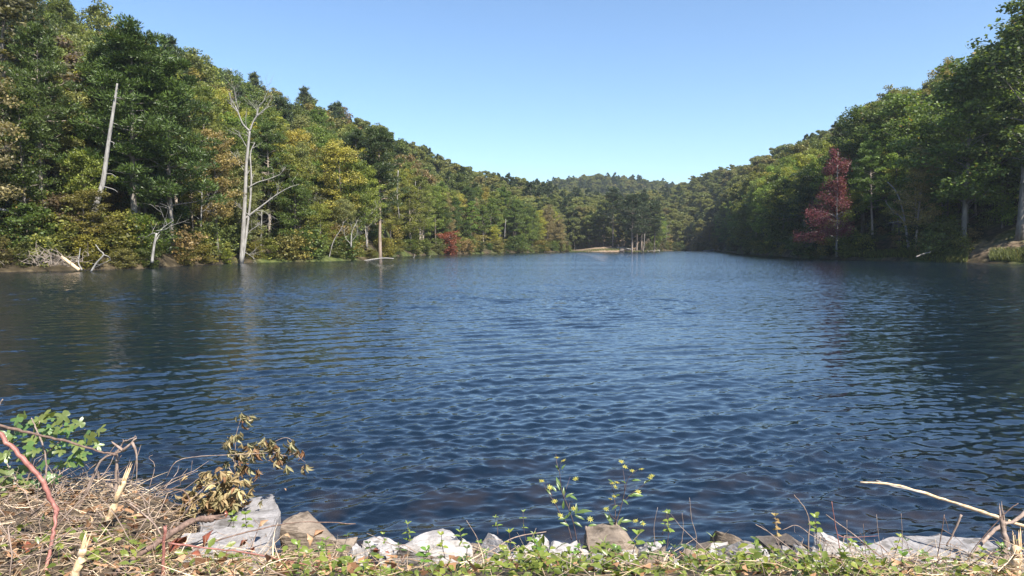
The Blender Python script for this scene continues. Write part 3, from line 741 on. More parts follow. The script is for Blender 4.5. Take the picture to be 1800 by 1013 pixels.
for x, y, zz, px, t_ in rest:
    far = y > 260
    pine = rr.random() < (.33 if px < 1250 else .15)
    kidx.append((10 + rr.randrange(2) if pine else 7 + rr.randrange(3)) if far else (5 + rr.randrange(2) if pine else rr.randrange(5)))
    s = rr.uniform(.72, 1.12) if y < 500 else rr.uniform(.9, 1.15)
    s *= rr.uniform(.72, 1.2); scl.append(s); rotz.append(rr.uniform(0, 6.28))
fm = bpy.data.meshes.new('forest'); fm.from_pydata([tuple(v) for v in RV], [], [])
for nme, typ, data in (('kidx', 'INT', kidx), ('rotz', 'FLOAT', rotz), ('scl', 'FLOAT', scl)):
    a = fm.attributes.new(nme, typ, 'POINT'); a.data.foreach_set('value', data)
def scatter_nodes(name, coll):
    g = bpy.data.node_groups.new(name, 'GeometryNodeTree')
    g.interface.new_socket('Geometry', in_out='INPUT', socket_type='NodeSocketGeometry'); g.interface.new_socket('Geometry', in_out='OUTPUT', socket_type='NodeSocketGeometry')
    gi = g.nodes.new('NodeGroupInput'); go = g.nodes.new('NodeGroupOutput')
    ci = g.nodes.new('GeometryNodeCollectionInfo'); ci.inputs['Collection'].default_value = coll; ci.inputs['Separate Children'].default_value = True; ci.inputs['Reset Children'].default_value = True
    ip = g.nodes.new('GeometryNodeInstanceOnPoints'); ip.inputs['Pick Instance'].default_value = True
    def na(n_, t__):
        a_ = g.nodes.new('GeometryNodeInputNamedAttribute'); a_.data_type = t__; a_.inputs['Name'].default_value = n_; return a_.outputs['Attribute']
    cx = g.nodes.new('ShaderNodeCombineXYZ'); g.links.new(na('rotz', 'FLOAT'), cx.inputs[2])
    er = g.nodes.new('FunctionNodeEulerToRotation'); g.links.new(cx.outputs[0], er.inputs[0])
    g.links.new(gi.outputs[0], ip.inputs['Points']); g.links.new(ci.outputs[0], ip.inputs['Instance'])
    g.links.new(na('kidx', 'INT'), ip.inputs['Instance Index']); g.links.new(er.outputs[0], ip.inputs['Rotation']); g.links.new(na('scl', 'FLOAT'), ip.inputs['Scale'])
    g.links.new(ip.outputs[0], go.inputs[0]); return g
fo = obj('forest', fm); tag(fo, 'dense mixed forest covering the slopes behind the shore trees', 'forest', kind='stuff')
md = fo.modifiers.new('scatter', 'NODES'); md.node_group = scatter_nodes('scatter_forest', FK)
print('FOREST individual', NIND, 'mass', len(rest))

# --- shrubs along both shores
ns = 0
px = -60.0
used_px = []
while px < 1850:
    ysh = float(np.interp(px, TAB[:, 0], TAB[:, 1])); step = 2.4 / ysh * F * (1 if ysh < 150 else 1.7)
    if not (1000 < px < 1145 or 1700 < px < 1830 or abs(px - 425) < 7):
        for row_, dyy in ((0, .1), (1, 3.0)):
            if row_ == 1 and rr.random() < .35: continue
            if 1480 < px < 1700 and row_ == 0: continue
            if ns >= 285: continue
            q = px + rr.uniform(-.4, .4) * step; Yq = ysh + dyy + rr.uniform(-.5, .8)
            x = (q - 900) / F * Yq
            z0, ysr, _, _ = terrain(x, Yq)
            if Yq < ysr - .3: Yq = float(ysr) - .2; x = (q - 900) / F * Yq; z0 = terrain(x, Yq)[0]
            tn = rr.choice(['yellow-green'] * 3 + ['olive green'] * 4 + ['mid-green'] * 4 + ['dark green'] * 2 + ['rust-tinged', 'golden'] if q < 1290 else ['dark green'] * 4 + ['mid-green'] * 4 + ['olive green'] * 2)
            colr = tuple(c * rr.uniform(.9, 1.2) for c in TINT[tn]); s = rr.uniform(.55, 1.15) * (1.15 if row_ else .75) * (1 if ysh < 170 else 1.4)
            big_ = 'large' if s > .9 else ('low' if s < .55 else 'mid-sized')
            tree('shrub', 'shrub', rr.randrange(4), (x, Yq, float(z0) - .35), (s * rr.uniform(1, 1.4), s * rr.uniform(1, 1.3), s), rr.uniform(0, 6.28), colr,
                 f'{big_} {dict([("dark green", "dark"), ("olive green", "olive")]).get(tn, tn)} shrub ' + ('overhanging the waterline' if row_ == 0 else 'just behind the waterline') + ' ' + region(q), 'shrub', 'shrubs along the lake shore')
            ns += 1
    px += step

# undergrowth farther in and along the far banks
UK = bpy.data.collections.new('undergrowth_kinds')
for k in range(3):
    T_, C_ = make_tree('broad', 3.4, 2.4, 400 + k, 1500, .30, low=.02)
    g = Geo(); g.add(np.vstack(C_.V), np.vstack(C_.Q), None, np.concatenate(C_.qv)); UK.objects.link(bpy.data.objects.new('u%d' % k, g.mesh('u%d' % k, M['forest_leaf'])))
X3, Y3, z3, ys3, yr3, p3 = scatter(2.5, 50, 430, 0, 0)
rel3 = Y3 - ys3
ok3 = (rel3 > -.2) & (rel3 < 24) & (p3 > -150) & (p3 < 2050) & (r.uniform(size=len(p3)) < np.where(rel3 < 2.2, .75, .22)) & ~((p3 > 1000) & (p3 < 1140) & (Y3 < 336)) & ~((p3 > 1700) & (p3 < 1835) & (rel3 < 4.5) & (rel3 > 1.2)) & (np.abs(p3 - 425) > 8)
um = bpy.data.meshes.new('undergrowth'); um.from_pydata([(a_, b_, c_ - .3) for a_, b_, c_ in zip(X3[ok3], Y3[ok3], z3[ok3])], [], []); nu = int(ok3.sum())
for nme, typ, data in (('kidx', 'INT', r.integers(0, 3, nu)), ('rotz', 'FLOAT', r.uniform(0, 6.28, nu)), ('scl', 'FLOAT', r.uniform(.4, 1.2, nu))):
    a = um.attributes.new(nme, typ, 'POINT'); a.data.foreach_set('value', data)
uo = obj('undergrowth', um); tag(uo, 'low leafy undergrowth between the trees on the lake banks', 'undergrowth', kind='stuff')
md = uo.modifiers.new('scatter', 'NODES'); md.node_group = scatter_nodes('scatter_undergrowth', UK)

# grass along the right-hand waterline and on the left point
def shore_grass(spans, n_, seed):
    r = np.random.default_rng(seed); x = []; y = []
    for (a_, b_, d0, d1, c_) in spans:
        q = r.uniform(a_, b_, c_); Yq = np.interp(q, TAB[:, 0], TAB[:, 1]) + r.uniform(d0, d1, c_); x.append((q - 900) / F * Yq); y.append(Yq)
    x = np.concatenate(x); y = np.concatenate(y); z = np.maximum(terrain(x, y)[0], -.1); n = len(x)
    h = r.uniform(.25, .8, n); lean_ = r.normal(0, .25, (n, 2)) * h[:, None]; w_ = .035
    V = np.stack([np.stack([x - w_, y, z], -1), np.stack([x + w_, y, z], -1), np.stack([x + lean_[:, 0] + w_ * .3, y + lean_[:, 1], z + h], -1), np.stack([x + lean_[:, 0] - w_ * .3, y + lean_[:, 1], z + h], -1)], 1).reshape(-1, 3)
    g = Geo(); g.add(V, np.arange(n * 4).reshape(n, 4), None, r.uniform(0, 1, n)); o = obj('shore_grass', g.mesh('shore_grass', M['leaf'])); o.color = (.085, .10, .025, 1)
    tag(o, 'green grass strip along the far waterlines', 'grass', kind='stuff')
shore_grass([(1480, 1700, -.5, 3.0, 9000), (1740, 1830, -.8, 1.5, 3500), (600, 690, -1, 1.5, 2500), (1000, 1140, -2, 2, 2500)], 0, 15)

# dock and boulder on the far shores
def plank_box(G_, x0, x1, y0, y1, z0, z1, v=.5):
    Vb = [(x, y, z_) for z_ in (z0, z1) for y in (y0, y1) for x in (x0, x1)]
    G_.add(Vb, [(0, 2, 3, 1), (4, 5, 7, 6), (0, 1, 5, 4), (2, 6, 7, 3), (0, 4, 6, 2), (1, 3, 7, 5)], None, v)
dk = empty('dock', (P(1150, 441, 318).x, 318, 0), 'small pale wooden dock right of the sandy point', 'dock')
G_ = Geo(); plank_box(G_, -3.4, 2.6, -.8, .8, .42, .55); obj('deck', G_.mesh('deck', M['deadwood']), dk)
for a in (-3, -.4, 2.3):
    for b_ in (-.75, .75):
        G_ = Geo(); G_.tube([(a, b_, -1), (a, b_, .95 if a > 0 else .41)], .09, 6); obj('post', G_.mesh('post', M['deadwood']), dk)

# ---------------------------------------------------------------- rocks
def rock_mesh(name, w_, d_, h_, seed, mat, flat=.0, npts=16, rough=.05):
    r = np.random.default_rng(seed); bm = bmesh.new()
    for k in range(npts):
        v = r.normal(size=3); v /= np.linalg.norm(v); v = np.sign(v) * np.abs(v) ** (.62)
        bm.verts.new(v * np.array([w_, d_, h_]) * .5 * r.uniform(.82, 1.05))
    res = bmesh.ops.convex_hull(bm, input=bm.verts)
    bmesh.ops.delete(bm, geom=[g for g in res['geom_interior'] if isinstance(g, bmesh.types.BMVert)], context='VERTS')
    lo = np.min([v.co for v in bm.verts], 0); hi = np.max([v.co for v in bm.verts], 0)
    for v in bm.verts: v.co = Vector(((np.array(v.co) - lo) / (hi - lo) - .5) * np.array([w_, d_, h_]))
    bmesh.ops.triangulate(bm, faces=bm.faces)
    sz = max(w_, d_, h_)
    for it in range(3):
        bmesh.ops.subdivide_edges(bm, edges=bm.edges[:], cuts=1, use_grid_fill=True)
        if it == 0:
            bmesh.ops.smooth_vert(bm, verts=bm.verts[:], factor=.06, use_axis_x=True, use_axis_y=True, use_axis_z=True)
    off = Vector((seed * 3.1, seed * 1.7, 0))
    for v in bm.verts:
        n_ = v.co.normalized()
        q = v.co / sz * 3.2 + off
        dsp = mnoise.noise(q) * .9 + mnoise.noise(q * 2.7) * .45 + abs(mnoise.noise(q * 6.0)) * -.3 + mnoise.noise(q * 14) * .16 + mnoise.noise(Vector((q.x * 2, q.y * 2, q.z * 16 + q.x * 4))) * .30
        v.co += n_ * dsp * rough * sz
    me = bpy.data.meshes.new(name); bm.to_mesh(me); bm.free(); me.materials.append(mat)
    me.polygons.foreach_set('use_smooth', np.ones(len(me.polygons), bool))
    try: me.set_sharp_from_angle(angle=math.radians(32))
    except Exception: pass
    return me

def rock_mat(name, cols, scale=9, crack=.55):
    m, t, out = newmat(name); L = t.links
    tc = N(t, 'ShaderNodeTexCoord')
    n = N(t, 'ShaderNodeTexNoise', Scale=scale, Detail=10); n.inputs['Roughness'].default_value = .7; L.new(tc.outputs['Object'], n.inputs['Vector'])
    mp = N(t, 'ShaderNodeMapping'); mp.inputs['Scale'].default_value = (1.5, 2, 9); mp.inputs['Rotation'].default_value = (.4, .5, 0); L.new(tc.outputs['Object'], mp.inputs[0])
    n2 = N(t, 'ShaderNodeTexNoise', Scale=3.5, Detail=8); L.new(mp.outputs[0], n2.inputs['Vector'])
    n3 = N(t, 'ShaderNodeTexNoise', Scale=60, Detail=4); L.new(tc.outputs['Object'], n3.inputs['Vector'])
    c = ramp(t, n.outputs['Fac'], cols)
    st = ramp(t, n2.outputs['Fac'], ((.36, (crack, crack * .97, crack * .92)), (.42, (1, 1, 1))))
    sp = ramp(t, n3.outputs['Fac'], ((.30, (.7, .68, .66)), (.45, (1, 1, 1))))
    c = mult(t, mult(t, c, st), sp)
    b = N(t, 'ShaderNodeBsdfPrincipled', Roughness=.85); b.inputs['Specular IOR Level'].default_value = .3; L.new(c, b.inputs['Base Color'])
    ad = N(t, 'ShaderNodeMath', operation='ADD'); L.new(n.outputs['Fac'], ad.inputs[0]); L.new(n2.outputs['Fac'], ad.inputs[1])
    bp = N(t, 'ShaderNodeBump', Strength=.9, Distance=.018); L.new(ad.outputs[0], bp.inputs['Height']); L.new(bp.outputs[0], b.inputs['Normal'])
    L.new(b.outputs[0], out.inputs[0]); return m
M['rwhite'] = rock_mat('white_limestone', ((.3, (.17, .15, .135)), (.5, (.37, .345, .33)), (.75, (.50, .47, .455))), crack=.5)
M['rgrey'] = rock_mat('grey_limestone', ((.3, (.13, .12, .115)), (.5, (.24, .225, .22)), (.75, (.36, .34, .335))))
M['rtan'] = rock_mat('tan_stone', ((.3, (.11, .085, .065)), (.55, (.24, .19, .145)), (.75, (.36, .30, .24))))
M['rdark'] = rock_mat('dark_stone', ((.3, (.05, .04, .035)), (.55, (.12, .10, .085)), (.75, (.20, .17, .14))))

ROCKS = []
def rock(px0, px1, py0, py1, Y, mat, label, seed, dep=.8, rot=(0, 0, 0), rough=.05, npts=12):
    py0 += 7; a = P(px0, (py0 + py1) / 2, Y); b_ = P(px1, (py0 + py1) / 2, Y); top = P((px0 + px1) / 2, py0, Y); bot = P((px0 + px1) / 2, py1, Y)
    w_ = b_.x - a.x; h_ = (top.z - bot.z)
    gz = float(bank_z((a.x + b_.x) / 2, Y)); h_ = max(h_, top.z - gz + .04)
    o = obj('rock', rock_mesh('rock', w_, max(w_ * dep, .12), h_, seed, M[mat], rough=rough, npts=npts), None, ((a.x + b_.x) / 2, Y, top.z - h_ * .5))
    o.rotation_euler = rot
    tag(o, label, 'rock', 'rocks edging the near bank'); ROCKS.append((px0, px1, py0, py1, label)); return o

# big tilted slab at left, modelled from its corners
def slab(name, corners, thick, Yo, mat, label, seed):
    """corners: (px, py, Y) of the upper face in order; extruded down and back"""
    top = [P(*c) for c in corners]; cen = sum(top, Vector()) / len(top)
    nn = (top[1] - top[0]).cross(top[-1] - top[0]).normalized()
    if nn.z < 0: nn = -nn
    bm = bmesh.new(); tv = [bm.verts.new(p - cen) for p in top]; bv = [bm.verts.new((p - cen) * 1.05 - nn * thick - Vector((0, 0, thick * .4))) for p in top]
    bm.faces.new(tv); bm.faces.new(bv[::-1]); n = len(tv)
    for k in range(n): bm.faces.new((tv[k], bv[k], bv[(k + 1) % n], tv[(k + 1) % n]))
    bmesh.ops.recalc_face_normals(bm, faces=bm.faces)
    bmesh.ops.bevel(bm, geom=bm.edges[:] , offset=thick * .10, segments=2, affect='EDGES')
    bmesh.ops.triangulate(bm, faces=bm.faces)
    for it in range(4): bmesh.ops.subdivide_edges(bm, edges=[e for e in bm.edges if e.calc_length() > .02], cuts=1)
    bmesh.ops.triangulate(bm, faces=bm.faces)
    for v in bm.verts:
        q = v.co * 5 + Vector((seed, 0, 0)); v.co += nn * (mnoise.noise(q) * .018 + mnoise.noise(q * 3.3) * .009 + mnoise.noise(q * 9) * .003) + v.co.normalized() * mnoise.noise(q * 1.4) * .02
    me = bpy.data.meshes.new(name); bm.to_mesh(me); bm.free(); me.materials.append(M[mat]); me.polygons.foreach_set('use_smooth', np.ones(len(me.polygons), bool))
    try: me.set_sharp_from_angle(angle=math.radians(34))
    except Exception: pass
    o = obj(name, me, None, cen); tag(o, label, 'rock', 'rocks edging the near bank')
    xs_ = [c[0] for c in corners]; ROCKS.append((min(xs_), max(xs_), min(c[1] for c in corners), max(c[1] for c in corners), label)); return o
slab('rock', [(352, 934, 3.95), (356, 893, 4.35), (430, 880, 4.5), (482, 866, 4.55), (492, 905, 4.25), (470, 950, 3.95)], .10, 4.2, 'rgrey', 'big flat tilted grey slab beside the wilted branch', 3)
slab('rock', [(312, 985, 3.55), (320, 938, 3.8), (400, 926, 3.9), (470, 934, 3.9), (480, 985, 3.6)], .12, 3.7, 'rgrey', 'low grey slab below the big tilted slab under brown leaves', 13)
rock(500, 624, 904, 972, 4.45, 'rtan', 'rounded tan boulder right of the big tilted slab', 21, .7)
rock(588, 626, 935, 1000, 4.2, 'rtan', 'small tan stone at the foot of the rounded tan boulder', 22, .8)
rock(636, 712, 942, 1006, 4.10, 'rwhite', 'small white rock at the left end of the white row', 23, .8)
rock(690, 850, 930, 1035, 3.95, 'rwhite', 'large white wedge-shaped rock in the middle of the near bank', 24, .7, (0, -.12, .1))
rock(812, 905, 936, 1035, 4.10, 'rwhite', 'white rock with grey shaded side next to the large white wedge', 25, .8)
rock(884, 968, 940, 1030, 4.05, 'rwhite', 'white rock below left of the yellow flowers', 26, .8)
rock(955, 1030, 952, 1040, 3.95, 'rwhite', 'small pale rock at the foot of the left flowering plant', 27, .8)
rock(1000, 1070, 968, 1045, 3.75, 'rgrey', 'bluish grey rock in front of the tan rock', 28, .8)
rock(1022, 1120, 926, 1010, 4.20, 'rtan', 'tan rock between the two flowering plants', 29, .8)
rock(1080, 1180, 955, 1040, 3.85, 'rtan', 'light tan crumbly rock half hidden under vine leaves', 30, .8)
rock(1130, 1165, 950, 985, 4.25, 'rwhite', 'tiny white stone right of the tan rocks', 31, .8)
rock(1212, 1262, 940, 1005, 4.25, 'rdark', 'dark brown pointed rock left of the triangular white rock', 32, .8)
rock(1250, 1305, 922, 1005, 4.35, 'rtan', 'brownish rock behind the triangular white rock', 33, .8)
rock(1262, 1352, 934, 1035, 4.0, 'rwhite', 'triangular white rock standing on end', 34, .6, (0, .1, .2), npts=11)
rock(1340, 1436, 944, 1040, 4.15, 'rdark', 'broad brown rock between the two upright white rocks', 35, .8)
rock(1426, 1500, 930, 1045, 4.0, 'rwhite', 'tall white rock with a leafy sprig on top', 36, .6, (0, .05, -.2), npts=13)
slab('rock', [(1500, 985, 3.95), (1512, 955, 4.15), (1560, 946, 4.35), (1648, 938, 4.45), (1735, 946, 4.4), (1772, 972, 4.2), (1768, 1012, 3.9), (1630, 1018, 3.85), (1530, 1012, 3.85)], .14, 4.2, 'rgrey', 'long low grey-white slab at the right end of the bank', 37)
rock(1605, 1712, 922, 985, 4.6, 'rgrey', 'flat grey rock behind the long grey-white slab', 41, .7, npts=14)
rock(1730, 1850, 948, 1050, 4.1, 'rgrey', 'grey rock at the right edge behind the splintered stub', 39, .7)
rock(1170, 1230, 972, 1040, 3.9, 'rgrey', 'small grey rock sunk in vine leaves left of the dark rock', 40, .8)
rr2 = random.Random(4)
for k in range(30):                                       # rubble filling the gaps of the row
    px = 632 + k * 29.5 + rr2.uniform(-12, 12); w_ = rr2.uniform(28, 66); top_ = rr2.uniform(944, 966); Yk = rr2.uniform(3.85, 4.25)
    mt, nm_ = rr2.choice([('rwhite', 'white'), ('rwhite', 'white'), ('rwhite', 'white'), ('rtan', 'tan'), ('rgrey', 'grey')])
    nb_ = min((q for q in ROCKS if ' '.join(q[4].split()[:2]) != 'small rubble'), key=lambda q: abs((q[0] + q[1]) / 2 - px)); wl = nb_[4].split()
    cut = next((i_ for i_, w2 in enumerate(wl) if w2 in ('rock', 'slab', 'boulder', 'stone')), 3) + 1
    o = rock(px - w_ / 2, px + w_ / 2, top_, 1030, Yk, mt, ('small ' if w_ < 48 else 'mid-sized ') + nm_ + ' rubble beside the ' + ' '.join(wl[:cut]), 200 + k, .8, (rr2.uniform(-.2, .2), rr2.uniform(-.2, .2), rr2.uniform(0, 3)))
    o['group'] = 'rubble between the bank rocks'; o['category'] = 'rock'; ROCKS.pop()
for k in range(26):                                       # wet stones at and under the waterline
    px = 620 + k * 47 + rr2.uniform(-15, 15); Yk = rr2.uniform(4.55, 4.9); w_ = rr2.uniform(.10, .24)
    x = (px - 900) / F * Yk
    o = obj('stone', rock_mesh('stone', w_, w_ * .9, w_ * .6, 60 + k, M['rdark'], npts=12), None, (x, Yk, .0 + rr2.uniform(-.03, .02)))
    near = min(ROCKS, key=lambda q: abs((q[0] + q[1]) / 2 - px))
    tag(o, 'small wet dark stone at the waterline behind the ' + ' '.join(near[4].split()[:5]), 'stone', 'wet stones at the waterline')
bl = P(1422, 450, 146)
o = obj('boulder', rock_mesh('boulder', 3.0, 2.4, 2.2, 91, M['rtan']), None, (bl.x, 146.5, .55)); tag(o, 'brown boulder at the water left of the crimson tree', 'boulder')
o = obj('boulder', rock_mesh('boulder', 2.4, 2.0, 1.8, 92, M['rdark']), None, (P(1093, 441, 309).x, 309, .6)); tag(o, 'dark lump of rock at the water in front of the sandy point', 'boulder')

# ================================================================ foreground plants and litter
M['vine'] = leaf_mat('vine_leaf', 'object', .35, rough=.35, spread=((0, (.45, .5, .4)), (.5, (1, 1, 1)), (1, (1.6, 1.4, 1.2))), coat=.5)
M['straw'] = leaf_mat('straw', 'object', .12, rough=.8, spread=((0, (.16, .12, .10)), (.35, (.55, .50, .45)), (.6, (1, .98, .95)), (1, (1.7, 1.75, 1.8))), coat=.2)
M['brownleaf'] = leaf_mat('brown_leaf', 'object', .15, rough=.32, spread=((0, (.6, .5, .5)), (1, (1.3, 1.4, 1.5))), coat=.6)
M['cane'] = solid_mat('cane', ((.3, (.16, .055, .045)), (.6, (.34, .15, .12)), (.8, (.5, .34, .27))), 30, rough=.5, bump=.3, bdist=.003)
M['twig'] = solid_mat('twig', ((.3, (.15, .10, .075)), (.6, (.33, .25, .20)), (.8, (.46, .38, .33))), 40, rough=.8, bump=.3, bdist=.002)
M['darktwig'] = solid_mat('dark_twig', ((.3, (.06, .04, .03)), (.6, (.20, .13, .10)), (.8, (.36, .27, .2))), 40, rough=.8, bump=.4, bdist=.003)
M['stem'] = solid_mat('green_stem', ((.3, (.05, .03, .05)), (.7, (.12, .09, .07))), 20, rough=.6, bump=.1, bdist=.002)
M['petal'] = leaf_mat('petal', (.62, .55, .10), .3)

def leaf_shape(G_, p, d, n, length, width, curl=.2, fold=.3, v=.5, shape='oval', st=5):
    """one leaf: p base, d direction, n face normal; curved along its length and folded along the midrib"""
    p = np.asarray(p, float); d = np.asarray(d, float); d = d / (np.linalg.norm(d) + 1e-9)
    n = np.asarray(n, float); n = n - d * np.dot(n, d); n /= (np.linalg.norm(n) + 1e-9); s = np.cross(d, n)
    V = []; pos = p.copy(); dd = d.copy(); nn = n.copy()
    for k in range(st):
        f = k / (st - 1)
        w_ = {'oval': math.sin(math.pi * min(1, f * .93 + .07)) ** .75, 'lance': math.sin(math.pi * f ** .75) ** 1.1 * .8 + .04, 'strip': (1 - f) ** .5 * .6 + .1}[shape] * width * .5
        if k in (0, st - 1) and shape != 'strip': w_ = width * .03
        V += [pos - s * w_ + nn * w_ * fold, pos, pos + s * w_ + nn * w_ * fold]
        c, sn = math.cos(-curl), math.sin(-curl); dd, nn = dd * c + nn * sn, nn * c - dd * sn
        pos = pos + dd * length / (st - 1)
    Q = []
    for k in range(st - 1):
        a = k * 3; Q += [(a, a + 1, a + 4, a + 3), (a + 1, a + 2, a + 5, a + 4)]
    G_.add(V, Q, None, v)

def lobed_shape(G_, p, d, n, size, v=.5, droop=.3, lobes=5):
    """palmately lobed leaf"""
    p = np.asarray(p, float); d = np.asarray(d, float); d = d / np.linalg.norm(d); n = np.asarray(n, float); n = n - d * np.dot(n, d); n /= np.linalg.norm(n) + 1e-9; s = np.cross(d, n)
    c = p + d * size * .35; V = [c]; K = lobes * 4
    for k in range(K):
        th = -math.pi * .82 + 2 * math.pi * .82 * k / (K - 1)
        lob = .34 + .66 * abs(math.cos((k / (K - 1)) * math.pi * (lobes - 1))) ** 1.6
        rr_ = size * .62 * lob * (.75 + .25 * math.cos(th))
        q = c + d * math.cos(th) * rr_ + s * math.sin(th) * rr_ - n * droop * rr_ * rr_ / size + n * random.uniform(-.04, .04) * size
        V.append(q)
    V.append(p); Kp = K + 1
    T = [(0, k, k + 1) for k in range(1, K)] + [(0, K, Kp), (0, Kp, 1)]
    G_.add(V, None, T, v)

def unit_rand(r):
    v = r.normal(size=3); return v / np.linalg.norm(v)

def near(px):
    q = min(ROCKS, key=lambda q: abs((q[0] + q[1]) / 2 - px)); wds = q[4].split()
    out_ = []
    for w_ in wds:
        out_.append(w_)
        if w_ in ('rock', 'slab', 'boulder', 'stone', 'wedge-shaped'): break
    if out_[-1] == 'wedge-shaped': out_.append('rock')
    return ' '.join(out_)

# --- ground cover leaves
r = np.random.default_rng(61)
G_ = Geo(); NL = 27000
x = r.uniform(-4.6, 5.0, NL); y = 1.7 + 2.35 * r.uniform(0, 1, NL) ** .8
cl = hnoise(x, y, 4.5, 71) + .5 * hnoise(x, y, 11, 72)
pr = np.clip(.42 + .55 * cl, .05, 1) * np.where(x < -1.0, .34, 1.0) * np.where(x > 1.8, .36, .9) * np.clip((3.95 - y) / .5, 0, 1)
keep = r.uniform(size=NL) < pr
x, y = x[keep], y[keep]; n = len(x)
hgt = r.uniform(0, .11, n) * np.clip(.6 + cl[keep], .2, 1.2) * np.clip((4.1 - y) / .9, .25, 1)
z = bank_z(x, y) + hgt
az = r.uniform(0, 2 * np.pi, n); el = r.normal(.15, .35, n)
d = np.stack([np.cos(az) * np.cos(el), np.sin(az) * np.cos(el), np.sin(el)], -1)
nn = r.normal(0, .45, (n, 3)); nn[:, 2] += 1; nn -= d * (nn * d).sum(1)[:, None]; nn /= np.linalg.norm(nn, axis=1)[:, None]; s = np.cross(d, nn)
ln = r.uniform(.026, .060, n)[:, None]; wd = ln * r.uniform(.22, .32, (n, 1)); p0 = np.stack([x, y, z], -1)
mid = p0 + d * ln * .5; Vv = np.stack([p0, mid - s * wd + nn * wd * .35, mid + nn * ln * .02, mid + s * wd + nn * wd * .35, p0 + d * ln - nn * ln * .08,
     p0 + d * ln * .82 - s * wd * .6 + nn * wd * .1, p0 + d * ln * .82 + s * wd * .6 + nn * wd * .1], 1).reshape(-1, 3)
b7 = (np.arange(n) * 7)[:, None]
Qq = np.concatenate([b7 + np.array([[1, 2, 4, 5]]), b7 + np.array([[2, 3, 6, 4]])]); Tt = np.concatenate([b7 + np.array([[0, 2, 1]]), b7 + np.array([[0, 3, 2]])])
vv = np.clip(r.normal(.5, .22, n), 0, 1)
G_.add(Vv, Qq, None, np.concatenate([vv, vv])); G_.n -= len(Vv); G_.V.pop(); G_.add(Vv, None, Tt, np.concatenate([vv, vv]))
gc = obj('vine_cover', G_.mesh('vine_cover', M['vine'])); gc.color = (.17, .21, .042, 1)
tag(gc, 'low yellow-green honeysuckle vine leaves covering the near bank', 'ground cover', kind='stuff')

# --- straw and dry stems
def ribbons(name, N_, xr, yr_, dens, lr, wr, hmax, colr, seed, mat='straw', up=.18):
    r = np.random.default_rng(seed); x = r.uniform(*xr, N_); y = r.uniform(*yr_, N_); k = r.uniform(size=N_) < dens(x, y); x, y = x[k], y[k]; n = len(x)
    z = bank_z(x, y) + r.uniform(-.005, 1, n) ** 1.5 * hmax if False else bank_z(x, y) + r.uniform(0, 1, n) ** 1.5 * hmax
    az = r.uniform(0, 2 * np.pi, n); el = np.abs(r.normal(0, up, n)); ln = r.uniform(*lr, n)[:, None]
    d = np.stack([np.cos(az) * np.cos(el), np.sin(az) * np.cos(el) * .8, np.sin(el)], -1)
    side = r.normal(size=(n, 3)); side -= d * (side * d).sum(1)[:, None]; side /= np.linalg.norm(side, axis=1)[:, None]
    bend = np.cross(d, side) * r.normal(0, .16, (n, 1)) * ln; wd = r.uniform(*wr, n)[:, None]
    base = np.stack([x, y, z], -1); st = []
    for f in (0, .35, .7, 1):
        c = base + d * ln * f + bend * math.sin(f * 3.0); ww = wd * (1 - .75 * f); st += [c - side * ww, c + side * ww]
    V = np.stack(st, 1).reshape(-1, 3); b8 = (np.arange(n) * 8)[:, None]
    Q = np.concatenate([b8 + np.array([[2 * j, 2 * j + 1, 2 * j + 3, 2 * j + 2]]) for j in range(3)]); v = np.clip(r.normal(.5, .25, n), 0, 1)
    g = Geo(); g.add(V, Q, None, np.tile(v, 3)); o = obj(name, g.mesh(name, M[mat])); o.color = (*colr, 1); return o
o = ribbons('dry_grass', 21000, (-4.8, 5.2), (1.8, 4.5), lambda x, y: np.where(x < -1.0, 1.0, np.where(x > 1.6, .8, .26)) * np.clip((np.where(x < -1.5, 4.55, 4.1) - y) / .3, 0, 1),
            (.06, .26), (.0008, .0024), .11, (.54, .415, .285), 81); tag(o, 'tangle of dry straw-coloured grass stems on the near bank', 'dry grass', kind='stuff')
o = ribbons('leaf_litter', 7000, (-4.8, 5.2), (1.8, 4.4), lambda x, y: np.where(x < -.8, 1, .4) * np.clip((4.3 - y) / .3, 0, 1),
            (.02, .07), (.006, .019), .08, (.30, .17, .095), 82, up=.3); tag(o, 'crumpled brown leaf litter among the straw', 'leaf litter', kind='stuff')
o = ribbons('grass', 1500, (-4.5, 5), (2.0, 4.1), lambda x, y: np.clip(.4 + .8 * hnoise(x, y, 3, 5), 0, 1),
            (.05, .14), (.0012, .003), .03, (.20, .30, .06), 83, mat='vine', up=1.0); tag(o, 'scattered thin green grass blades on the near bank', 'grass', kind='stuff')
G_ = Geo(); r = np.random.default_rng(84)
for k in range(1100):
    x = r.uniform(-4.6, 4.8) if k < 700 else r.uniform(-4.2, -1.9); y = r.uniform(2.0, 4.35 if x < -1.5 else 4.0)
    if x > -1 and x < 1.7 and r.uniform() < .6: continue
    z = float(bank_z(x, y)) + r.uniform(.01, .10); a = r.uniform(0, 6.28); e_ = abs(r.normal(0, .35 if k < 700 else .6)); Lt = r.uniform(.08, .4)
    d = np.array([math.cos(a) * math.cos(e_), math.sin(a) * math.cos(e_) * .7, math.sin(e_)]); p = np.array([x, y, z]); rad = r.uniform(.0012, .0038)
    G_.tube([p, p + d * Lt * .4 + r.normal(0, .02, 3), p + d * Lt * .7 + r.normal(0, .03, 3), p + d * Lt], [rad, rad * .9, rad * .7, rad * .3], 4, r.uniform())
o = obj('twig_litter', G_.mesh('twig_litter', M['twig'], True)); tag(o, 'fine broken twigs scattered over the near bank', 'twigs', kind='stuff')

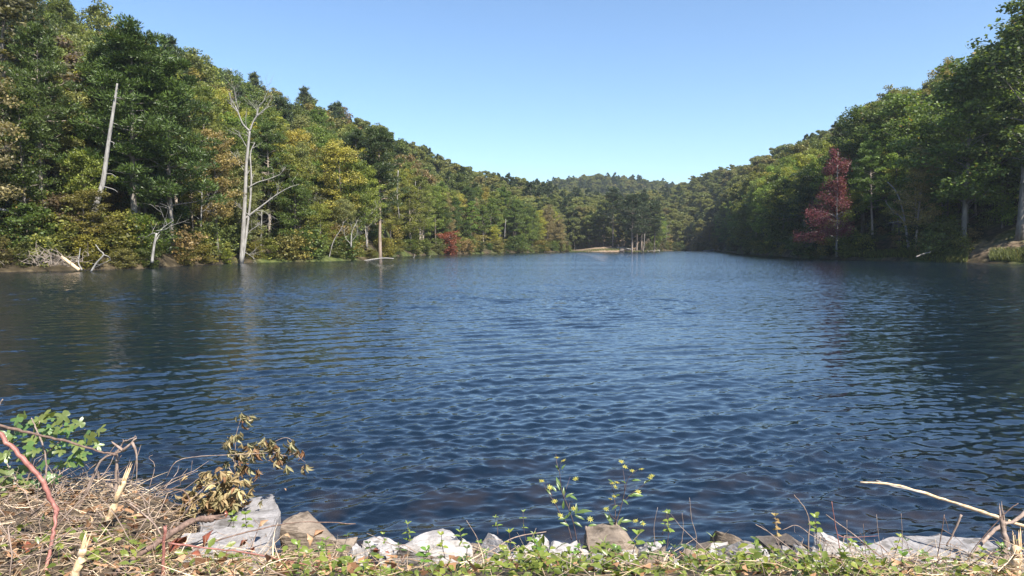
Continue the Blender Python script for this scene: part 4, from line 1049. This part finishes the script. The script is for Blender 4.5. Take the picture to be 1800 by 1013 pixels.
# --- traced sticks, canes and stalks:  name, points (px,py[,Y]), Y, r0, r1, material, label
def stick(name, pts, Y, r0, r1, mat, label, cat, side=(), thorns=0, split=False):
    w_ = [P(a[0], a[1], a[2] if len(a) > 2 else Y) for a in pts]; base = w_[0].copy(); w_ = [q - base for q in w_]
    r = np.random.default_rng(int(abs(pts[0][0] * 7 + pts[0][1])) + 1)
    c = np.array(curve(w_, 6)); c[1:-1] += r.normal(0, r0 * .25, (len(c) - 2, 3)); G_ = Geo()
    rad = np.linspace(r0, r1, len(c)) * (1 + .12 * r.normal(size=len(c)))
    G_.tube(c, rad, 8)
    if thorns:
        for k in range(thorns):
            j = r.integers(1, len(c)); d = unit_rand(r); G_.tube([c[j], c[j] + d * r0 * 2.4], [r0 * .35, .0003], 4)
    if split:                                              # long splinters along the torn end
        dr = c[-1] - c[-4]; dr /= np.linalg.norm(dr)
        for k in range(9):
            o_ = unit_rand(r) * rad[-1] * .8; Ls = r.uniform(.03, .11)
            G_.tube([c[-3] + o_, c[-1] + o_ * .9, c[-1] + dr * Ls + o_ * 1.1], [rad[-1] * .45, rad[-1] * .35, .0006], 4)
    for sp in side:
        ws = [P(a[0], a[1], a[2] if len(a) > 2 else Y) - base for a in sp]; cc = np.array(curve(ws, 4)); G_.tube(cc, np.linspace(max(r1, r0 * .45), .0008, len(cc)), 6)
    o = obj(name, G_.mesh(name, M[mat], True), None, base); tag(o, label, cat); return o
stick('cane', [(-30, 735), (0, 765), (40, 805), (75, 850), (99, 893), (100, 900)], 3.1, .0115, .011, 'cane', 'thick reddish purple cane bending down across the left foreground', 'cane')
stick('cane', [(99, 893, 3.1), (96, 925, 3.05), (88, 965, 3.0), (78, 1030, 2.9)], 3.05, .0085, .0075, 'cane', 'lower reddish cane dropping straight from the bent cane', 'cane')
stick('cane', [(-20, 745), (40, 758), (110, 775), (170, 792), (205, 800)], 3.6, .0095, .004, 'darktwig', 'brown cane stretching right above the lobed green leaves', 'cane', side=(((170, 792), (190, 797), (215, 792)),))
stick('stalk', [(240, 770), (216, 792), (180, 808), (160, 845), (143, 885), (120, 920)], 3.7, .003, .009, 'twig', 'curved dry stalk leaning right in the left foreground', 'stalk', side=(((216, 792), (232, 778), (238, 765)), ((232, 778), (240, 800), (240, 855)), ((216, 792), (200, 780), (196, 776))))
stick('stalk', [(200, 905), (204, 850), (206, 800), (218, 778), (240, 768)], 3.75, .010, .002, 'twig', 'upright dry seed stalk with broken knobs in the left foreground', 'stalk', side=(((206, 800), (198, 797)), ((206, 812), (214, 800)), ((218, 778), (216, 772))))
stick('stump', [(190, 915), (204, 880), (218, 845)], 3.5, .017, .013, 'rawwood', 'small splintered stub sticking up from the straw at left', 'stub', split=True)
stick('stump', [(128, 1030), (138, 995), (146, 965)], 2.85, .017, .015, 'rawwood', 'pale torn stub at the bottom edge under the bent red cane', 'stub', split=True)
stick('branch', [(200, 1010, 3.0), (250, 972, 3.2), (300, 938, 3.4), (345, 915, 3.55), (375, 912, 3.6)], 3.4, .013, .017, 'darktwig', 'dark broken branch with splintered yellow end pointing at the grey slab', 'branch', split=True)
stick('cane', [(284, 1030), (287, 980), (290, 925)], 3.0, .008, .007, 'cane', 'upright dark thorny stub cane left of the brown leaves', 'cane', thorns=12)
stick('cane', [(296, 955), (350, 962), (420, 970), (500, 985), (600, 1005)], 3.1, .0045, .003, 'cane', 'thin red vine stem running right under the brown leaves', 'cane', thorns=6)
stick('branch', [(270, 1030, 3.0), (320, 985, 3.2), (370, 955, 3.4), (450, 932, 3.6), (530, 918, 3.8), (625, 921, 3.9)], 3.4, .006, .0025, 'darktwig', 'long thin dark branch reaching across the slabs toward the tan boulder', 'branch')
stick('twig', [(30, 990, 3.1), (90, 985, 3.1), (200, 940, 3.2)], 3.1, .005, .003, 'twig', 'pale horizontal twig in the straw behind the red cane', 'twig')
stick('twig', [(-10, 944), (80, 945), (170, 940)], 3.25, .006, .005, 'twig', 'long light brown stalk lying on the straw at left', 'twig')
stick('twig', [(228, 885), (265, 915), (290, 950)], 3.4, .004, .004, 'twig', 'short tan twig slanting beside the dark broken branch', 'twig')
stick('twig', [(80, 855, 3.7), (110, 830, 3.8), (125, 822, 3.85)], 3.7, .003, .002, 'twig', 'short pale twig crossing in front of the lobed leaves', 'twig')
stick('stalk', [(78, 848), (82, 820), (76, 785), (62, 750), (55, 735)], 3.65, .005, .003, 'twig', 'curved tan stem rising through the lobed green leaves', 'stalk')
stick('twig', [(-5, 720), (5, 702)], 3.6, .003, .003, 'twig', 'tip of a pale twig at the left frame edge', 'twig')
stick('twig', [(288, 856, 4.0), (310, 845, 4.05), (348, 828, 4.1)], 4.0, .0025, .0012, 'twig', 'thin white twig left of the wilted leaves', 'twig', side=(((335, 836), (338, 810)),))
stick('vine', [(292, 840, 4.0), (310, 812, 4.0), (345, 803, 4.1), (400, 800, 4.2), (470, 797, 4.3)], 4.0, .0022, .0015, 'twig', 'arching thin vine reaching into the wilted branch', 'vine')
stick('vine', [(325, 905, 3.8), (334, 885, 3.8), (325, 865, 3.8), (305, 860, 3.8), (280, 862, 3.8)], 3.8, .004, .003, 'darktwig', 'dark curled vine hooking over left of the grey slab', 'vine')
stick('twig', [(262, 860), (272, 820), (262, 805), (268, 800)], 3.9, .002, .001, 'twig', 'curly thin dry tendril above the straw', 'tendril')
# right-hand sticks
stick('stick', [(1512, 848, 4.3), (1570, 852, 4.25), (1640, 872, 4.2), (1700, 892, 4.1), (1760, 912, 4.0), (1830, 935, 3.9)], 4.1, .006, .013, 'rawwood', 'long pale splintered stick reaching left over the water at right', 'stick')
stick('stick', [(1540, 845, 4.28), (1575, 856, 4.24), (1620, 866, 4.2)], 4.2, .005, .004, 'deadwood', 'white split sliver lying along the long splintered stick', 'sliver')
stick('stick', [(1708, 980, 3.6), (1735, 945, 3.7), (1762, 922, 3.8), (1790, 912, 3.85), (1830, 860, 3.9)], 3.7, .009, .011, 'twig', 'thick grey-brown stick bending up to the right edge', 'stick')
stick('stick', [(1765, 1000, 3.5), (1768, 960, 3.55), (1762, 915, 3.6)], 3.5, .013, .014, 'twig', 'upright stubby grey stem at the right edge', 'stub', split=True)
stick('stump', [(1782, 1040), (1784, 1000), (1788, 960)], 3.3, .024, .022, 'rawwood', 'brown splintered stub at the bottom right corner', 'stub', split=True)
stick('twig', [(1664, 960, 3.9), (1678, 932, 3.9), (1690, 905, 3.9)], 3.9, .004, .007, 'twig', 'short blunt pale twig in front of the flat grey rock', 'twig')
stick('twig', [(1644, 1000), (1652, 955), (1660, 905)], 3.7, .003, .002, 'darktwig', 'thin dark upright stem with a tuft before the grey slab', 'twig', side=(((1655, 930), (1680, 945), (1700, 965)), ((1660, 910), (1664, 920), (1668, 935))))
stick('twig', [(1584, 1000), (1586, 950), (1584, 903)], 3.8, .002, .0012, 'twig', 'thin upright twig at the middle of the grey slab', 'twig')
stick('twig', [(1452, 905, 4.0), (1500, 940, 3.8), (1550, 980, 3.6), (1600, 1020, 3.4)], 3.7, .0035, .0045, 'twig', 'long light twig slanting down right across the grey slab', 'twig')
stick('twig', [(1462, 882), (1468, 920), (1476, 965), (1480, 1010)], 3.7, .002, .003, 'cane', 'reddish upright stem right of the leafy sprig rock', 'twig', side=(((1472, 940), (1490, 945), (1545, 942)),))
stick('twig', [(1421, 1000), (1421, 950), (1422, 915), (1415, 895), (1396, 870)], 3.75, .0045, .002, 'twig', 'bent pale stalk before the tall white rock', 'twig')
stick('twig', [(1328, 922), (1350, 935), (1390, 965), (1420, 990)], 3.75, .002, .0025, 'twig', 'thin white twig slanting before the broad brown rock', 'twig')
stick('twig', [(1375, 932), (1400, 924), (1425, 940), (1460, 960)], 3.9, .002, .002, 'twig', 'arched thin twig over the broad brown rock', 'twig')
stick('twig', [(1222, 1010), (1224, 945), (1216, 915), (1212, 875)], 3.8, .0022, .0013, 'twig', 'tall wavy thin twig left of the dark pointed rock', 'twig')
stick('twig', [(1197, 960), (1201, 930), (1199, 902)], 4.0, .002, .0015, 'twig', 'short upright twig left of the tall wavy twig', 'twig')
stick('twig', [(1151, 960), (1150, 925), (1156, 892)], 4.0, .002, .001, 'twig', 'thin upright twig right of the right flowering plant', 'twig')
stick('twig', [(770, 1000, 3.6), (850, 975, 3.7), (905, 945, 3.9), (960, 935, 4.0)], 3.8, .0045, .0025, 'twig', 'long pale twig lying across the white rocks in the middle', 'twig')
stick('twig', [(820, 915), (838, 945), (855, 985)], 3.85, .0015, .002, 'twig', 'thin white twig leaning by the large white wedge', 'twig')
stick('twig', [(1030, 925), (1034, 955), (1042, 1000)], 3.6, .0025, .003, 'twig', 'upright dry stem before the tan rock', 'twig')
stick('twig', [(1690, 1010), (1715, 960), (1770, 900), (1790, 885)], 3.6, .003, .002, 'darktwig', 'dark slanting twig crossing the thick bent stick', 'twig')
stick('twig', [(1500, 1005), (1530, 985), (1545, 960)], 3.6, .002, .001, 'twig', 'small tan twig at the left end of the grey slab', 'twig')
stick('twig', [(1580, 1013), (1600, 985), (1630, 980)], 3.4, .003, .002, 'darktwig', 'short dark curved twig at the bottom before the slab', 'twig')
rr3 = random.Random(31)
for k in range(16):
    px = rr3.uniform(1500, 1800); py0 = rr3.uniform(985, 1020); Lx = rr3.uniform(-70, 70); Ly = rr3.uniform(30, 95); Yk = rr3.uniform(3.3, 3.9)
    stick('twig', [(px, py0), (px + Lx * .5 + rr3.uniform(-8, 8), py0 - Ly * .5), (px + Lx, py0 - Ly)], Yk, .0022, .0011, rr3.choice(['twig', 'twig', 'darktwig', 'cane']),
          'thin dry twig leaning %s among the twigs over the long grey slab' % ('left' if Lx < 0 else 'right'), 'twig').__setitem__('group', 'dry twigs over the grey slab')
for k in range(22):
    px = rr3.uniform(0, 330); py0 = rr3.uniform(880, 1000); Lx = rr3.uniform(-80, 80); Ly = rr3.uniform(15, 90); Yk = rr3.uniform(3.1, 3.8)
    stick('twig', [(px, py0), (px + Lx * .5 + rr3.uniform(-10, 10), py0 - Ly * .6), (px + Lx, py0 - Ly)], Yk, .0024, .0010, rr3.choice(['twig', 'twig', 'darktwig']),
          'thin dry twig leaning %s out of the straw at left' % ('left' if Lx < 0 else 'right'), 'twig').__setitem__('group', 'dry twigs in the straw')

# --- leafy sprigs that stand up above the cover
LEAFM = {}
def leaf_mesh(kind, mat):
    """a unit leaf along +Y with its face up, shared by all leaves of a kind"""
    if (kind, mat) in LEAFM: return LEAFM[(kind, mat)]
    g = Geo(); V3 = (0, 0, 1)
    if kind == 'oval': leaf_shape(g, (0, 0, 0), (0, 1, 0), V3, 1, .52, .16, .30, .5, 'oval', 6)
    elif kind == 'lance': leaf_shape(g, (0, 0, 0), (0, 1, 0), V3, 1, .34, .14, .35, .5, 'lance', 6)
    elif kind == 'blade': leaf_shape(g, (0, 0, 0), (0, 1, 0), V3, 1, .10, .12, .4, .5, 'lance', 6)
    elif kind == 'lobed': random.seed(3); lobed_shape(g, (0, 0, 0), (0, 1, 0), V3, 1, .5, .35)
    elif kind == 'cup': leaf_shape(g, (0, 0, 0), (0, 1, 0), V3, 1, .85, -.38, .75, .5, 'oval', 8)
    elif kind == 'wilt': leaf_shape(g, (0, 0, 0), (0, 1, 0), V3, 1, .36, .17, 1.1, .6, 'lance', 8); leaf_shape(g, (0, .12, 0), (.55, .8, 0), V3, .8, .26, .26, .9, .35, 'lance', 6); leaf_shape(g, (0, .12, 0), (-.55, .8, 0), V3, .75, .26, .05, 1.3, .5, 'lance', 6)
    me = g.mesh(kind + '_leaf', M[mat], True)
    LEAFM[(kind, mat)] = me; return me

def put_leaf(parent, kind, mat, p, d, n, size, colr, name='leaf'):
    o = bpy.data.objects.new(name, leaf_mesh(kind, mat)); C.objects.link(o); o.parent = parent
    d = Vector(d).normalized(); n = Vector(n); n = (n - d * n.dot(d)).normalized(); s = d.cross(n)
    Mx = Matrix((s, d, n)).transposed().to_4x4(); o.matrix_local = Matrix.Translation(Vector(p)) @ Mx @ Matrix.Diagonal((size, size, size, 1))
    o.color = (*colr, 1); return o

def vary(r_, c, a=.2): j = r_.uniform(1 - a, 1 + a); return (c[0] * j * r_.uniform(.9, 1.1), c[1] * j, c[2] * j)

def sprig(px, py, Y, hpx, label, colr=(.24, .32, .06), kind='oval', npairs=4, size=.045, lean=0, stem='stem', group='leafy sprigs on the near bank', spin=None):
    r_ = random.Random(int(px * 3 + py)); base = P(px, py, Y); tip = P(px + lean, py - hpx, Y + r_.uniform(-.05, .05)) - base
    e = empty('sprig', base, label, 'sprig', group)
    mid = tip * .5 + Vector((r_.uniform(-.012, .012), r_.uniform(-.01, .01), 0)); cv = curve([(0, 0, 0), mid, tip], 5)
    g = Geo(); g.tube(cv, np.linspace(.0026, .0013, len(cv)), 5); obj('stem', g.mesh('stem', M[stem], True), e)
    for k in range(npairs):
        f = .35 + .65 * (k + 1) / npairs if npairs > 1 else 1; p = Vector(cv[min(len(cv) - 1, int(f * (len(cv) - 1)))])
        a = (spin or 0) + k * 1.6 + r_.uniform(-.3, .3); top = k == npairs - 1
        for sg in ((0, math.pi) if not top else (0, 2.1, 4.2)):
            e_ = r_.uniform(.1, .6) + (.5 if top else 0); d = Vector((math.cos(a + sg) * math.cos(e_), math.sin(a + sg) * math.cos(e_), math.sin(e_)))
            put_leaf(e, kind, 'vine', p, d, (r_.uniform(-.3, .3), -.45, 1), size * r_.uniform(.7, 1.15) * (.85 if top else 1), vary(r_, colr))
    return e
big = [(717, 970, 3.9, 48, 5, .045, 'upright sprig with pointed leaves at the left end of the white wedge rock', 'lance'), (682, 985, 4.0, 46, 3, .035, 'small sprig before the leftmost small white rock', 'oval'),
       (1172, 965, 3.95, 62, 4, .045, 'tall yellow-green sprig right of the right flowering plant', 'oval'), (1164, 940, 4.1, 38, 3, .04, 'small green sprig beside the right flowering plant base', 'lance'),
       (1112, 975, 3.8, 35, 3, .06, 'sprig of larger green leaves on the tan rock', 'oval'), (1262, 990, 3.8, 45, 4, .06, 'spiky grass-like sprig before the brownish rock', 'blade'),
       (1436, 960, 3.95, 50, 4, .055, 'bright leafy sprig on top of the tall white rock', 'oval'), (438, 945, 3.95, 40, 4, .045, 'green sprig before the big tilted slab', 'oval'),
       (415, 960, 3.9, 45, 3, .045, 'round-leaved sprig at the lower edge of the big tilted slab', 'oval'), (398, 930, 3.95, 25, 2, .045, 'two-leaved greyish sprig on the big tilted slab', 'oval'),
       (810, 975, 3.9, 40, 4, .045, 'sprig in front of the large white wedge', 'lance'), (875, 940, 4.0, 30, 3, .035, 'small sprig on top of the grey-sided white rock', 'lance'),
       (925, 955, 4.0, 55, 4, .028, 'thin sprig left of the left flowering plant', 'lance'), (940, 960, 3.8, 20, 3, .045, 'low green sprig before the white rock under the flowers', 'lance'),
       (1325, 1000, 3.6, 40, 3, .055, 'dark green sprig at the foot of the triangular white rock', 'oval'), (1065, 1000, 3.5, 45, 3, .06, 'tall grass-green sprig before the tan rock', 'blade'),
       (530, 985, 3.6, 28, 3, .055, 'green sprig before the rounded tan boulder', 'oval'), (548, 1000, 3.4, 26, 3, .06, 'broad-leaved sprig at the bottom below the tan boulder', 'oval'),
       (578, 1000, 3.4, 50, 4, .045, 'upright sprig below the rounded tan boulder', 'lance'), (1480, 985, 3.7, 22, 3, .05, 'low sprig in front of the tall white rock', 'lance'),
       (1505, 970, 3.9, 16, 2, .04, 'tiny sprig at the left end of the grey slab', 'oval'), (1760, 1000, 3.6, 30, 3, .05, 'low green sprig at the right edge of the slab', 'lance')]
for px, py, Y, hp, npairs, sz, lb, kd in big: sprig(px, py, Y, hp, lb, (.19, .25, .045), kd, npairs, sz * .95, rr3.uniform(-12, 12))
for k in range(64):
    px = 480 + 1320 * (k + rr3.uniform(0, 1)) / 64; py = rr3.uniform(975, 1030); hp = rr3.uniform(15, 42); Yk = rr3.uniform(3.1, 3.75)
    kd = rr3.choice(['oval', 'oval', 'lance']); cn, cc = rr3.choice([('yellow-green', (.24, .28, .045)), ('bright green', (.14, .23, .04)), ('dull green', (.09, .13, .04))])
    sprig(px, py, Yk, hp, f'{"taller" if hp > 28 else "low"} {cn} vine sprig with {"rounded" if kd == "oval" else "pointed"} leaves in front of the {near(px)}', cc, kd, rr3.randint(2, 4), rr3.uniform(.030, .048), rr3.uniform(-15, 15))
# small brown-leaved sprig over the broad brown rock
e = sprig(1368, 965, 4.0, 58, 'brownish sprig with small stiff leaves over the broad brown rock', (.34, .25, .10), 'oval', 7, .032, -6, 'twig')

# --- two yellow-flowered plants
def flower_head(parent, p, r_, s=.022):
    e = bpy.data.objects.new('flower', None); C.objects.link(e); e.parent = parent; e.location = p
    g = Geo(); pts_ = [(0, 0, -.006), (0, 0, -.002), (0, 0, .004), (0, 0, .007)]; g.tube(pts_, [.002, .006, .0065, .003], 8); o = obj('flower_centre', g.mesh('flower_centre', M['straw']), e); o.color = (.40, .30, .06, 1)
    up = Vector((r_.uniform(-.4, .4), r_.uniform(-.7, .1), 1)).normalized(); o.rotation_euler = up.to_track_quat('Z', 'Y').to_euler()
    g = Geo(); nb_ = 8
    for k in range(nb_):
        a = k / nb_ * 6.283; x_ = Vector((1, 0, 0)); x_ = (x_ - up * x_.dot(up)).normalized(); y_ = up.cross(x_)
        d = x_ * math.cos(a) + y_ * math.sin(a) + up * .35; leaf_shape(g, (0, 0, 0), d, up, s * r_.uniform(.8, 1.2), s * .30, .1, .2, r_.uniform(.3, .7), 'lance', 4)
    o = obj('petals', g.mesh('petals', M['vine']), e); o.color = (.50, .50, .12, 1)

def flower_plant(label, Y, stems, heads, leaves, seed):
    r_ = random.Random(seed); base = P(*stems[0][0], Y); e = empty('flowering_plant', base, label, 'wildflower')
    for k, st_ in enumerate(stems):
        offy = 0 if k == 0 else r_.uniform(-.12, .12)
        w_ = [P(a, b_, Y) - base + Vector((0, offy * i_ / max(1, len(st_) - 1), 0)) for i_, (a, b_) in enumerate(st_)]
        g = Geo(); c = curve(w_, 5); g.tube(c, np.linspace(.0042 if k < 2 else .0026, .0013, len(c)), 6); obj('stem', g.mesh('stem', M['stem'], True), e)
    for (a, b_) in heads: flower_head(e, P(a, b_, Y) - base + Vector((0, r_.uniform(-.05, .05), 0)), r_)
    for (a, b_, dx_, dy_, s_) in leaves:
        p0 = P(a, b_, Y) - base; p1 = P(a + dx_, b_ + dy_, Y) - base; d = (p1 - p0) + Vector((0, r_.uniform(-.5, .3) * (p1 - p0).length, 0))
        put_leaf(e, 'lance', 'vine', p0, d, (r_.uniform(-.3, .3), -.55, .8), (p1 - p0).length * 1.1, vary(r_, (.13, .19, .055)))
flower_plant('left yellow-flowered plant with dark stems standing before the water', 4.15,
    [[(1014, 952), (1008, 920), (998, 890), (988, 865), (984, 835), (983, 820), (990, 808)], [(1005, 950), (998, 925), (985, 905), (975, 885), (962, 868), (955, 850)],
     [(983, 830), (979, 815), (978, 803)], [(990, 878), (997, 860), (1004, 845)], [(975, 885), (970, 875)], [(1000, 895), (1003, 885), (1008, 890)], [(970, 872), (963, 860)]],
    [(978, 801), (990, 807), (1011, 839), (953, 849), (965, 853), (975, 882), (984, 903), (1008, 893), (1038, 915)],
    [(984, 862, -4, -22, 1), (978, 865, -10, -14, 1), (990, 872, 2, -14, 1), (994, 875, 12, -10, 1), (1000, 872, 18, 4, 1), (990, 895, 0, -14, 1), (1012, 905, 2, -18, 1), (1014, 902, 22, -12, 1),
     (1010, 906, 18, 2, 1), (1002, 905, -14, 6, 1), (983, 828, -6, -10, 1), (987, 826, 4, -10, 1), (1008, 918, 16, 2, 1), (1000, 925, -12, -10, 1), (1034, 925, 14, -6, 1), (993, 912, -12, -4, 1), (968, 870, -6, -10, 1), (1005, 898, -10, 8, 1)], 5)
flower_plant('right yellow-flowered plant growing behind the tan rock', 4.3,
    [[(1076, 942), (1084, 915), (1092, 890), (1098, 865), (1104, 842), (1120, 826)], [(1080, 940), (1082, 915), (1083, 895), (1080, 870), (1076, 855)], [(1098, 865), (1099, 845), (1098, 830)],
     [(1096, 882), (1110, 868), (1128, 855), (1140, 843)], [(1084, 915), (1074, 905), (1068, 893)], [(1104, 928), (1118, 922), (1126, 918)], [(1092, 890), (1080, 890), (1070, 892)]],
    [(1092, 812), (1100, 824), (1109, 824), (1125, 821), (1142, 841), (1148, 841), (1076, 849), (1084, 848), (1120, 862), (1083, 860), (1075, 883), (1066, 896), (1080, 874), (1130, 921), (1118, 918)],
    [(1104, 872, 24, -8, 1), (1090, 870, -12, 2, 1), (1078, 850, -6, -10, 1), (1086, 888, -12, 4, 1), (1094, 878, 12, 6, 1), (1132, 850, 12, -8, 1), (1078, 925, -10, -22, 1), (1086, 925, 8, -16, 1),
     (1092, 918, 18, -6, 1), (1086, 928, 16, -2, 1), (1072, 905, -4, 12, 1), (1076, 930, -18, -8, 1), (1070, 893, -8, 4, 1), (1110, 845, 14, -6, 1), (1100, 850, -6, -8, 1), (1124, 920, 10, -4, 1)], 6)

# --- wilted branch with hanging tan leaves
Yw = 4.35; base = P(420, 888, Yw)
e = empty('wilted_branch', base, 'wilted branch with curled tan leaves standing above the big tilted slab', 'branch')
r_ = random.Random(12)
st_ = [[(420, 890), (414, 850), (412, 820), (416, 790), (418, 765), (424, 735)], [(412, 822), (430, 802), (455, 790), (480, 778), (500, 770), (512, 775), (518, 785)], [(480, 795), (505, 800), (520, 798), (528, 802), (536, 815)],
       [(412, 830), (400, 822), (395, 815)], [(412, 812), (402, 790), (400, 775)], [(430, 800), (452, 805), (482, 806), (500, 810)]]
for k, s_ in enumerate(st_):
    w_ = [P(a, b_, Yw) - base + Vector((0, r_.uniform(-.03, .03), 0)) for a, b_ in s_]; c = curve(w_, 5); g = Geo(); g.tube(c, np.linspace(.005 if k == 0 else .003, .0012, len(c)), 6); obj('stem', g.mesh('stem', M['twig'], True), e)
clumps = [(429, 738, 14, 16), (415, 770, 12, 9), (405, 778, 10, 8), (410, 800, 13, 10), (425, 805, 13, 9), (440, 785, 14, 9), (452, 800, 14, 10), (445, 825, 10, 7), (465, 782, 14, 11), (478, 790, 13, 10), (485, 808, 11, 8), (492, 800, 9, 6),
          (505, 785, 12, 8), (514, 780, 9, 6), (497, 822, 12, 7), (538, 822, 12, 6), (522, 795, 6, 3), (400, 815, 9, 6), (425, 822, 9, 6)]
for cx_, cy_, rad_, n_ in clumps:
    for k in range(n_):
        if r_.random() < .3: continue
        a = P(cx_ + r_.gauss(0, rad_ * .5), cy_ - rad_ * .4 + r_.gauss(0, rad_ * .35), Yw + r_.uniform(-.06, .06)) - base
        d = Vector((r_.uniform(-.5, .5), r_.uniform(-.6, .3), r_.uniform(-1.2, -.3)))
        put_leaf(e, 'wilt', 'straw', a, d, (r_.uniform(-1, 1), r_.uniform(-1, .2), r_.uniform(-.2, .6)), r_.uniform(.045, .085), vary(r_, (.32, .28, .155) if r_.random() > .25 else (.22, .13, .07), .3))
# heap of wilted leaves at its foot
base2 = P(385, 860, 4.3); e2 = empty('wilted_leaf_heap', base2, 'heap of curled tan wilted leaves left of the big tilted slab', 'wilted leaves')
for k in range(230):
    t_ = r_.random()
    if t_ < .55: a_, b_ = r_.gauss(390, 26), r_.uniform(822, 880)
    else: a_, b_ = r_.uniform(318, 425), r_.uniform(862, 905)
    if b_ < 830 and abs(a_ - 372) > 26 and abs(a_ - 420) > 14: b_ += 30
    a = P(a_, b_, 4.3 + r_.uniform(-.14, .10)) - base2
    d = Vector((r_.uniform(-1, 1), r_.uniform(-.8, .4), r_.uniform(-1.0, .2)))
    put_leaf(e2, 'wilt', 'straw', a, d, (r_.uniform(-1, 1), r_.uniform(-1, .2), r_.uniform(0, 1)), r_.uniform(.045, .085), vary(r_, (.36, .29, .155) if r_.random() > .2 else (.25, .15, .08), .3))

# --- lobed green plant at the left edge
base3 = P(40, 870, 3.95); e3 = empty('lobed_leaf_plant', base3, 'leafy green vine with lobed leaves at the left edge over the water', 'plant')
for s_ in ([(40, 870), (55, 820), (62, 770), (70, 740)], [(50, 830), (90, 790), (120, 765), (150, 755)], [(40, 860), (20, 830), (5, 800)], [(60, 780), (90, 760), (118, 745)]):
    w_ = [P(a, b_, 3.95) - base3 for a, b_ in s_]; c = curve(w_, 5); g = Geo(); g.tube(c, np.linspace(.005, .002, len(c)), 6); obj('stem', g.mesh('stem', M['twig'], True), e3)
spots = [(52, 732), (75, 735), (95, 735), (112, 730), (68, 755), (88, 750), (102, 755), (135, 745), (155, 750), (165, 760), (160, 775), (140, 775), (125, 785), (90, 785), (105, 795), (70, 790), (45, 770), (30, 760), (85, 810), (110, 815),
         (120, 800), (150, 790), (130, 800), (12, 810), (22, 825), (5, 835), (35, 835), (10, 850), (50, 800), (60, 825), (95, 830), (30, 850), (48, 855), (0, 800), (75, 845), (40, 745), (60, 770), (20, 795), (100, 840), (15, 770)]
for (a_, b_) in spots:
    for k in range(2):
        a = P(a_ + r_.uniform(-10, 10), b_ + r_.uniform(-8, 8), 3.95 + r_.uniform(-.15, .15)) - base3
        d = Vector((r_.uniform(-1, 1), r_.uniform(-.9, .1), r_.uniform(-.8, .5))); green_pick = r_.random()  # random draw between two leaf greens
        put_leaf(e3, 'lobed', 'vine', a, d, (r_.uniform(-.5, .5), -.7, r_.uniform(.3, 1)), r_.uniform(.065, .105), vary(r_, (.15, .19, .055) if green_pick > .35 else (.12, .20, .06), .2))

# --- single brown leaves
bl_ = [(310, 962, 3.3, .11, 'large glossy red-brown leaf beside the thorny stub cane'), (328, 955, 3.35, .10, 'cupped red-brown leaf next to the largest brown leaf'), (365, 948, 3.4, .11, 'curled rusty leaf lying on the low grey slab'),
       (352, 978, 3.25, .08, 'dark brown leaf below the curled rusty leaf'), (466, 918, 3.75, .085, 'shiny brown cupped leaf standing before the big tilted slab'), (430, 958, 3.5, .07, 'pinkish brown leaf under the green sprigs'),
       (447, 968, 3.45, .05, 'narrow red leaf under the green sprigs'), (508, 945, 3.7, .06, 'red-brown leaf left of the rounded tan boulder'), (662, 972, 3.9, .065, 'upright red-brown leaf before the small white rock'),
       (655, 995, 3.7, .07, 'brown leaf lying at the bottom below the small white rock'), (682, 972, 3.85, .04, 'small red-brown leaf on the left end of the white wedge'), (958, 990, 3.6, .05, 'orange-brown leaf among vine leaves below the flowers'),
       (60, 962, 3.1, .07, 'dull brown leaf in the straw left of the bent cane'), (566, 938, 3.75, .10, 'hanging curled tan leaf before the rounded tan boulder'), (545, 950, 3.7, .09, 'crumpled light brown leaf before the rounded tan boulder'),
       (400, 905, 3.9, .05, 'orange scrap of leaf on the big tilted slab'), (502, 862, 4.5, .03, 'small tan curled leaf perched on top of the slab')]
for a_, b_, Y_, s_, lb in bl_:
    o = put_leaf(None, 'cup', 'brownleaf', P(a_, b_, Y_), (r_.uniform(-1, 1), r_.uniform(-.2, .5), r_.uniform(.1, .8)), (r_.uniform(-.5, .5), -1, .6), s_, vary(r_, (.24, .07, .035) if 'tan' not in lb and 'light' not in lb else (.42, .25, .13), .2), 'dead_leaf')
    tag(o, lb, 'leaf', 'fallen brown leaves')

# labels that came out alike: told apart by where they stand among their likes
from collections import defaultdict
same = defaultdict(list)
for o in C.objects:
    if o.parent is None and o.get('label') and o.get('group') in ('trees of the lakeside forest', 'shrubs along the lake shore', 'dry twigs in the straw', 'dry twigs over the grey slab', 'leafy sprigs on the near bank', 'wet stones at the waterline', 'rubble between the bank rocks'): same[o['label']].append(o)
for lab, os_ in same.items():
    if len(os_) < 2: continue
    os_.sort(key=lambda o: o.location.x / max(o.location.y, .1))
    marks = {os_[0].name: 'leftmost', os_[-1].name: 'rightmost'}
    mid_ = sorted(os_[1:-1], key=lambda o: o.location.y)
    if mid_: marks[mid_[0].name] = 'inner nearest' if len(mid_) > 1 else 'middle'
    if len(mid_) > 1: marks[mid_[-1].name] = 'inner farthest'
    for o in os_:
        if o.name in marks:
            l2 = marks[o.name] + ' ' + lab
            if len(l2.split()) > 16: l2 = l2.replace(' the ', ' ', len(l2.split()) - 16)
            if len(l2.split()) <= 16: o['label'] = l2

# ---------------------------------------------------------------- air
HAZE = 0.00015
if HAZE:
    bm = bmesh.new(); bmesh.ops.create_cube(bm, size=1)
    for v in bm.verts: v.co = Vector((v.co.x * 3600, v.co.y * 2600 + 900, (v.co.z + .5) * 260 - 5))
    me = bpy.data.meshes.new('haze'); bm.to_mesh(me); bm.free(); m, t, out = newmat('haze')
    pv = N(t, 'ShaderNodeVolumePrincipled', Density=HAZE); pv.inputs['Color'].default_value = (.80, .89, 1, 1); pv.inputs['Anisotropy'].default_value = .2
    t.links.new(pv.outputs[0], out.inputs['Volume']); me.materials.append(m)
    o = obj('haze', me); tag(o, 'thin blue air haze over the lake valley', kind='stuff')
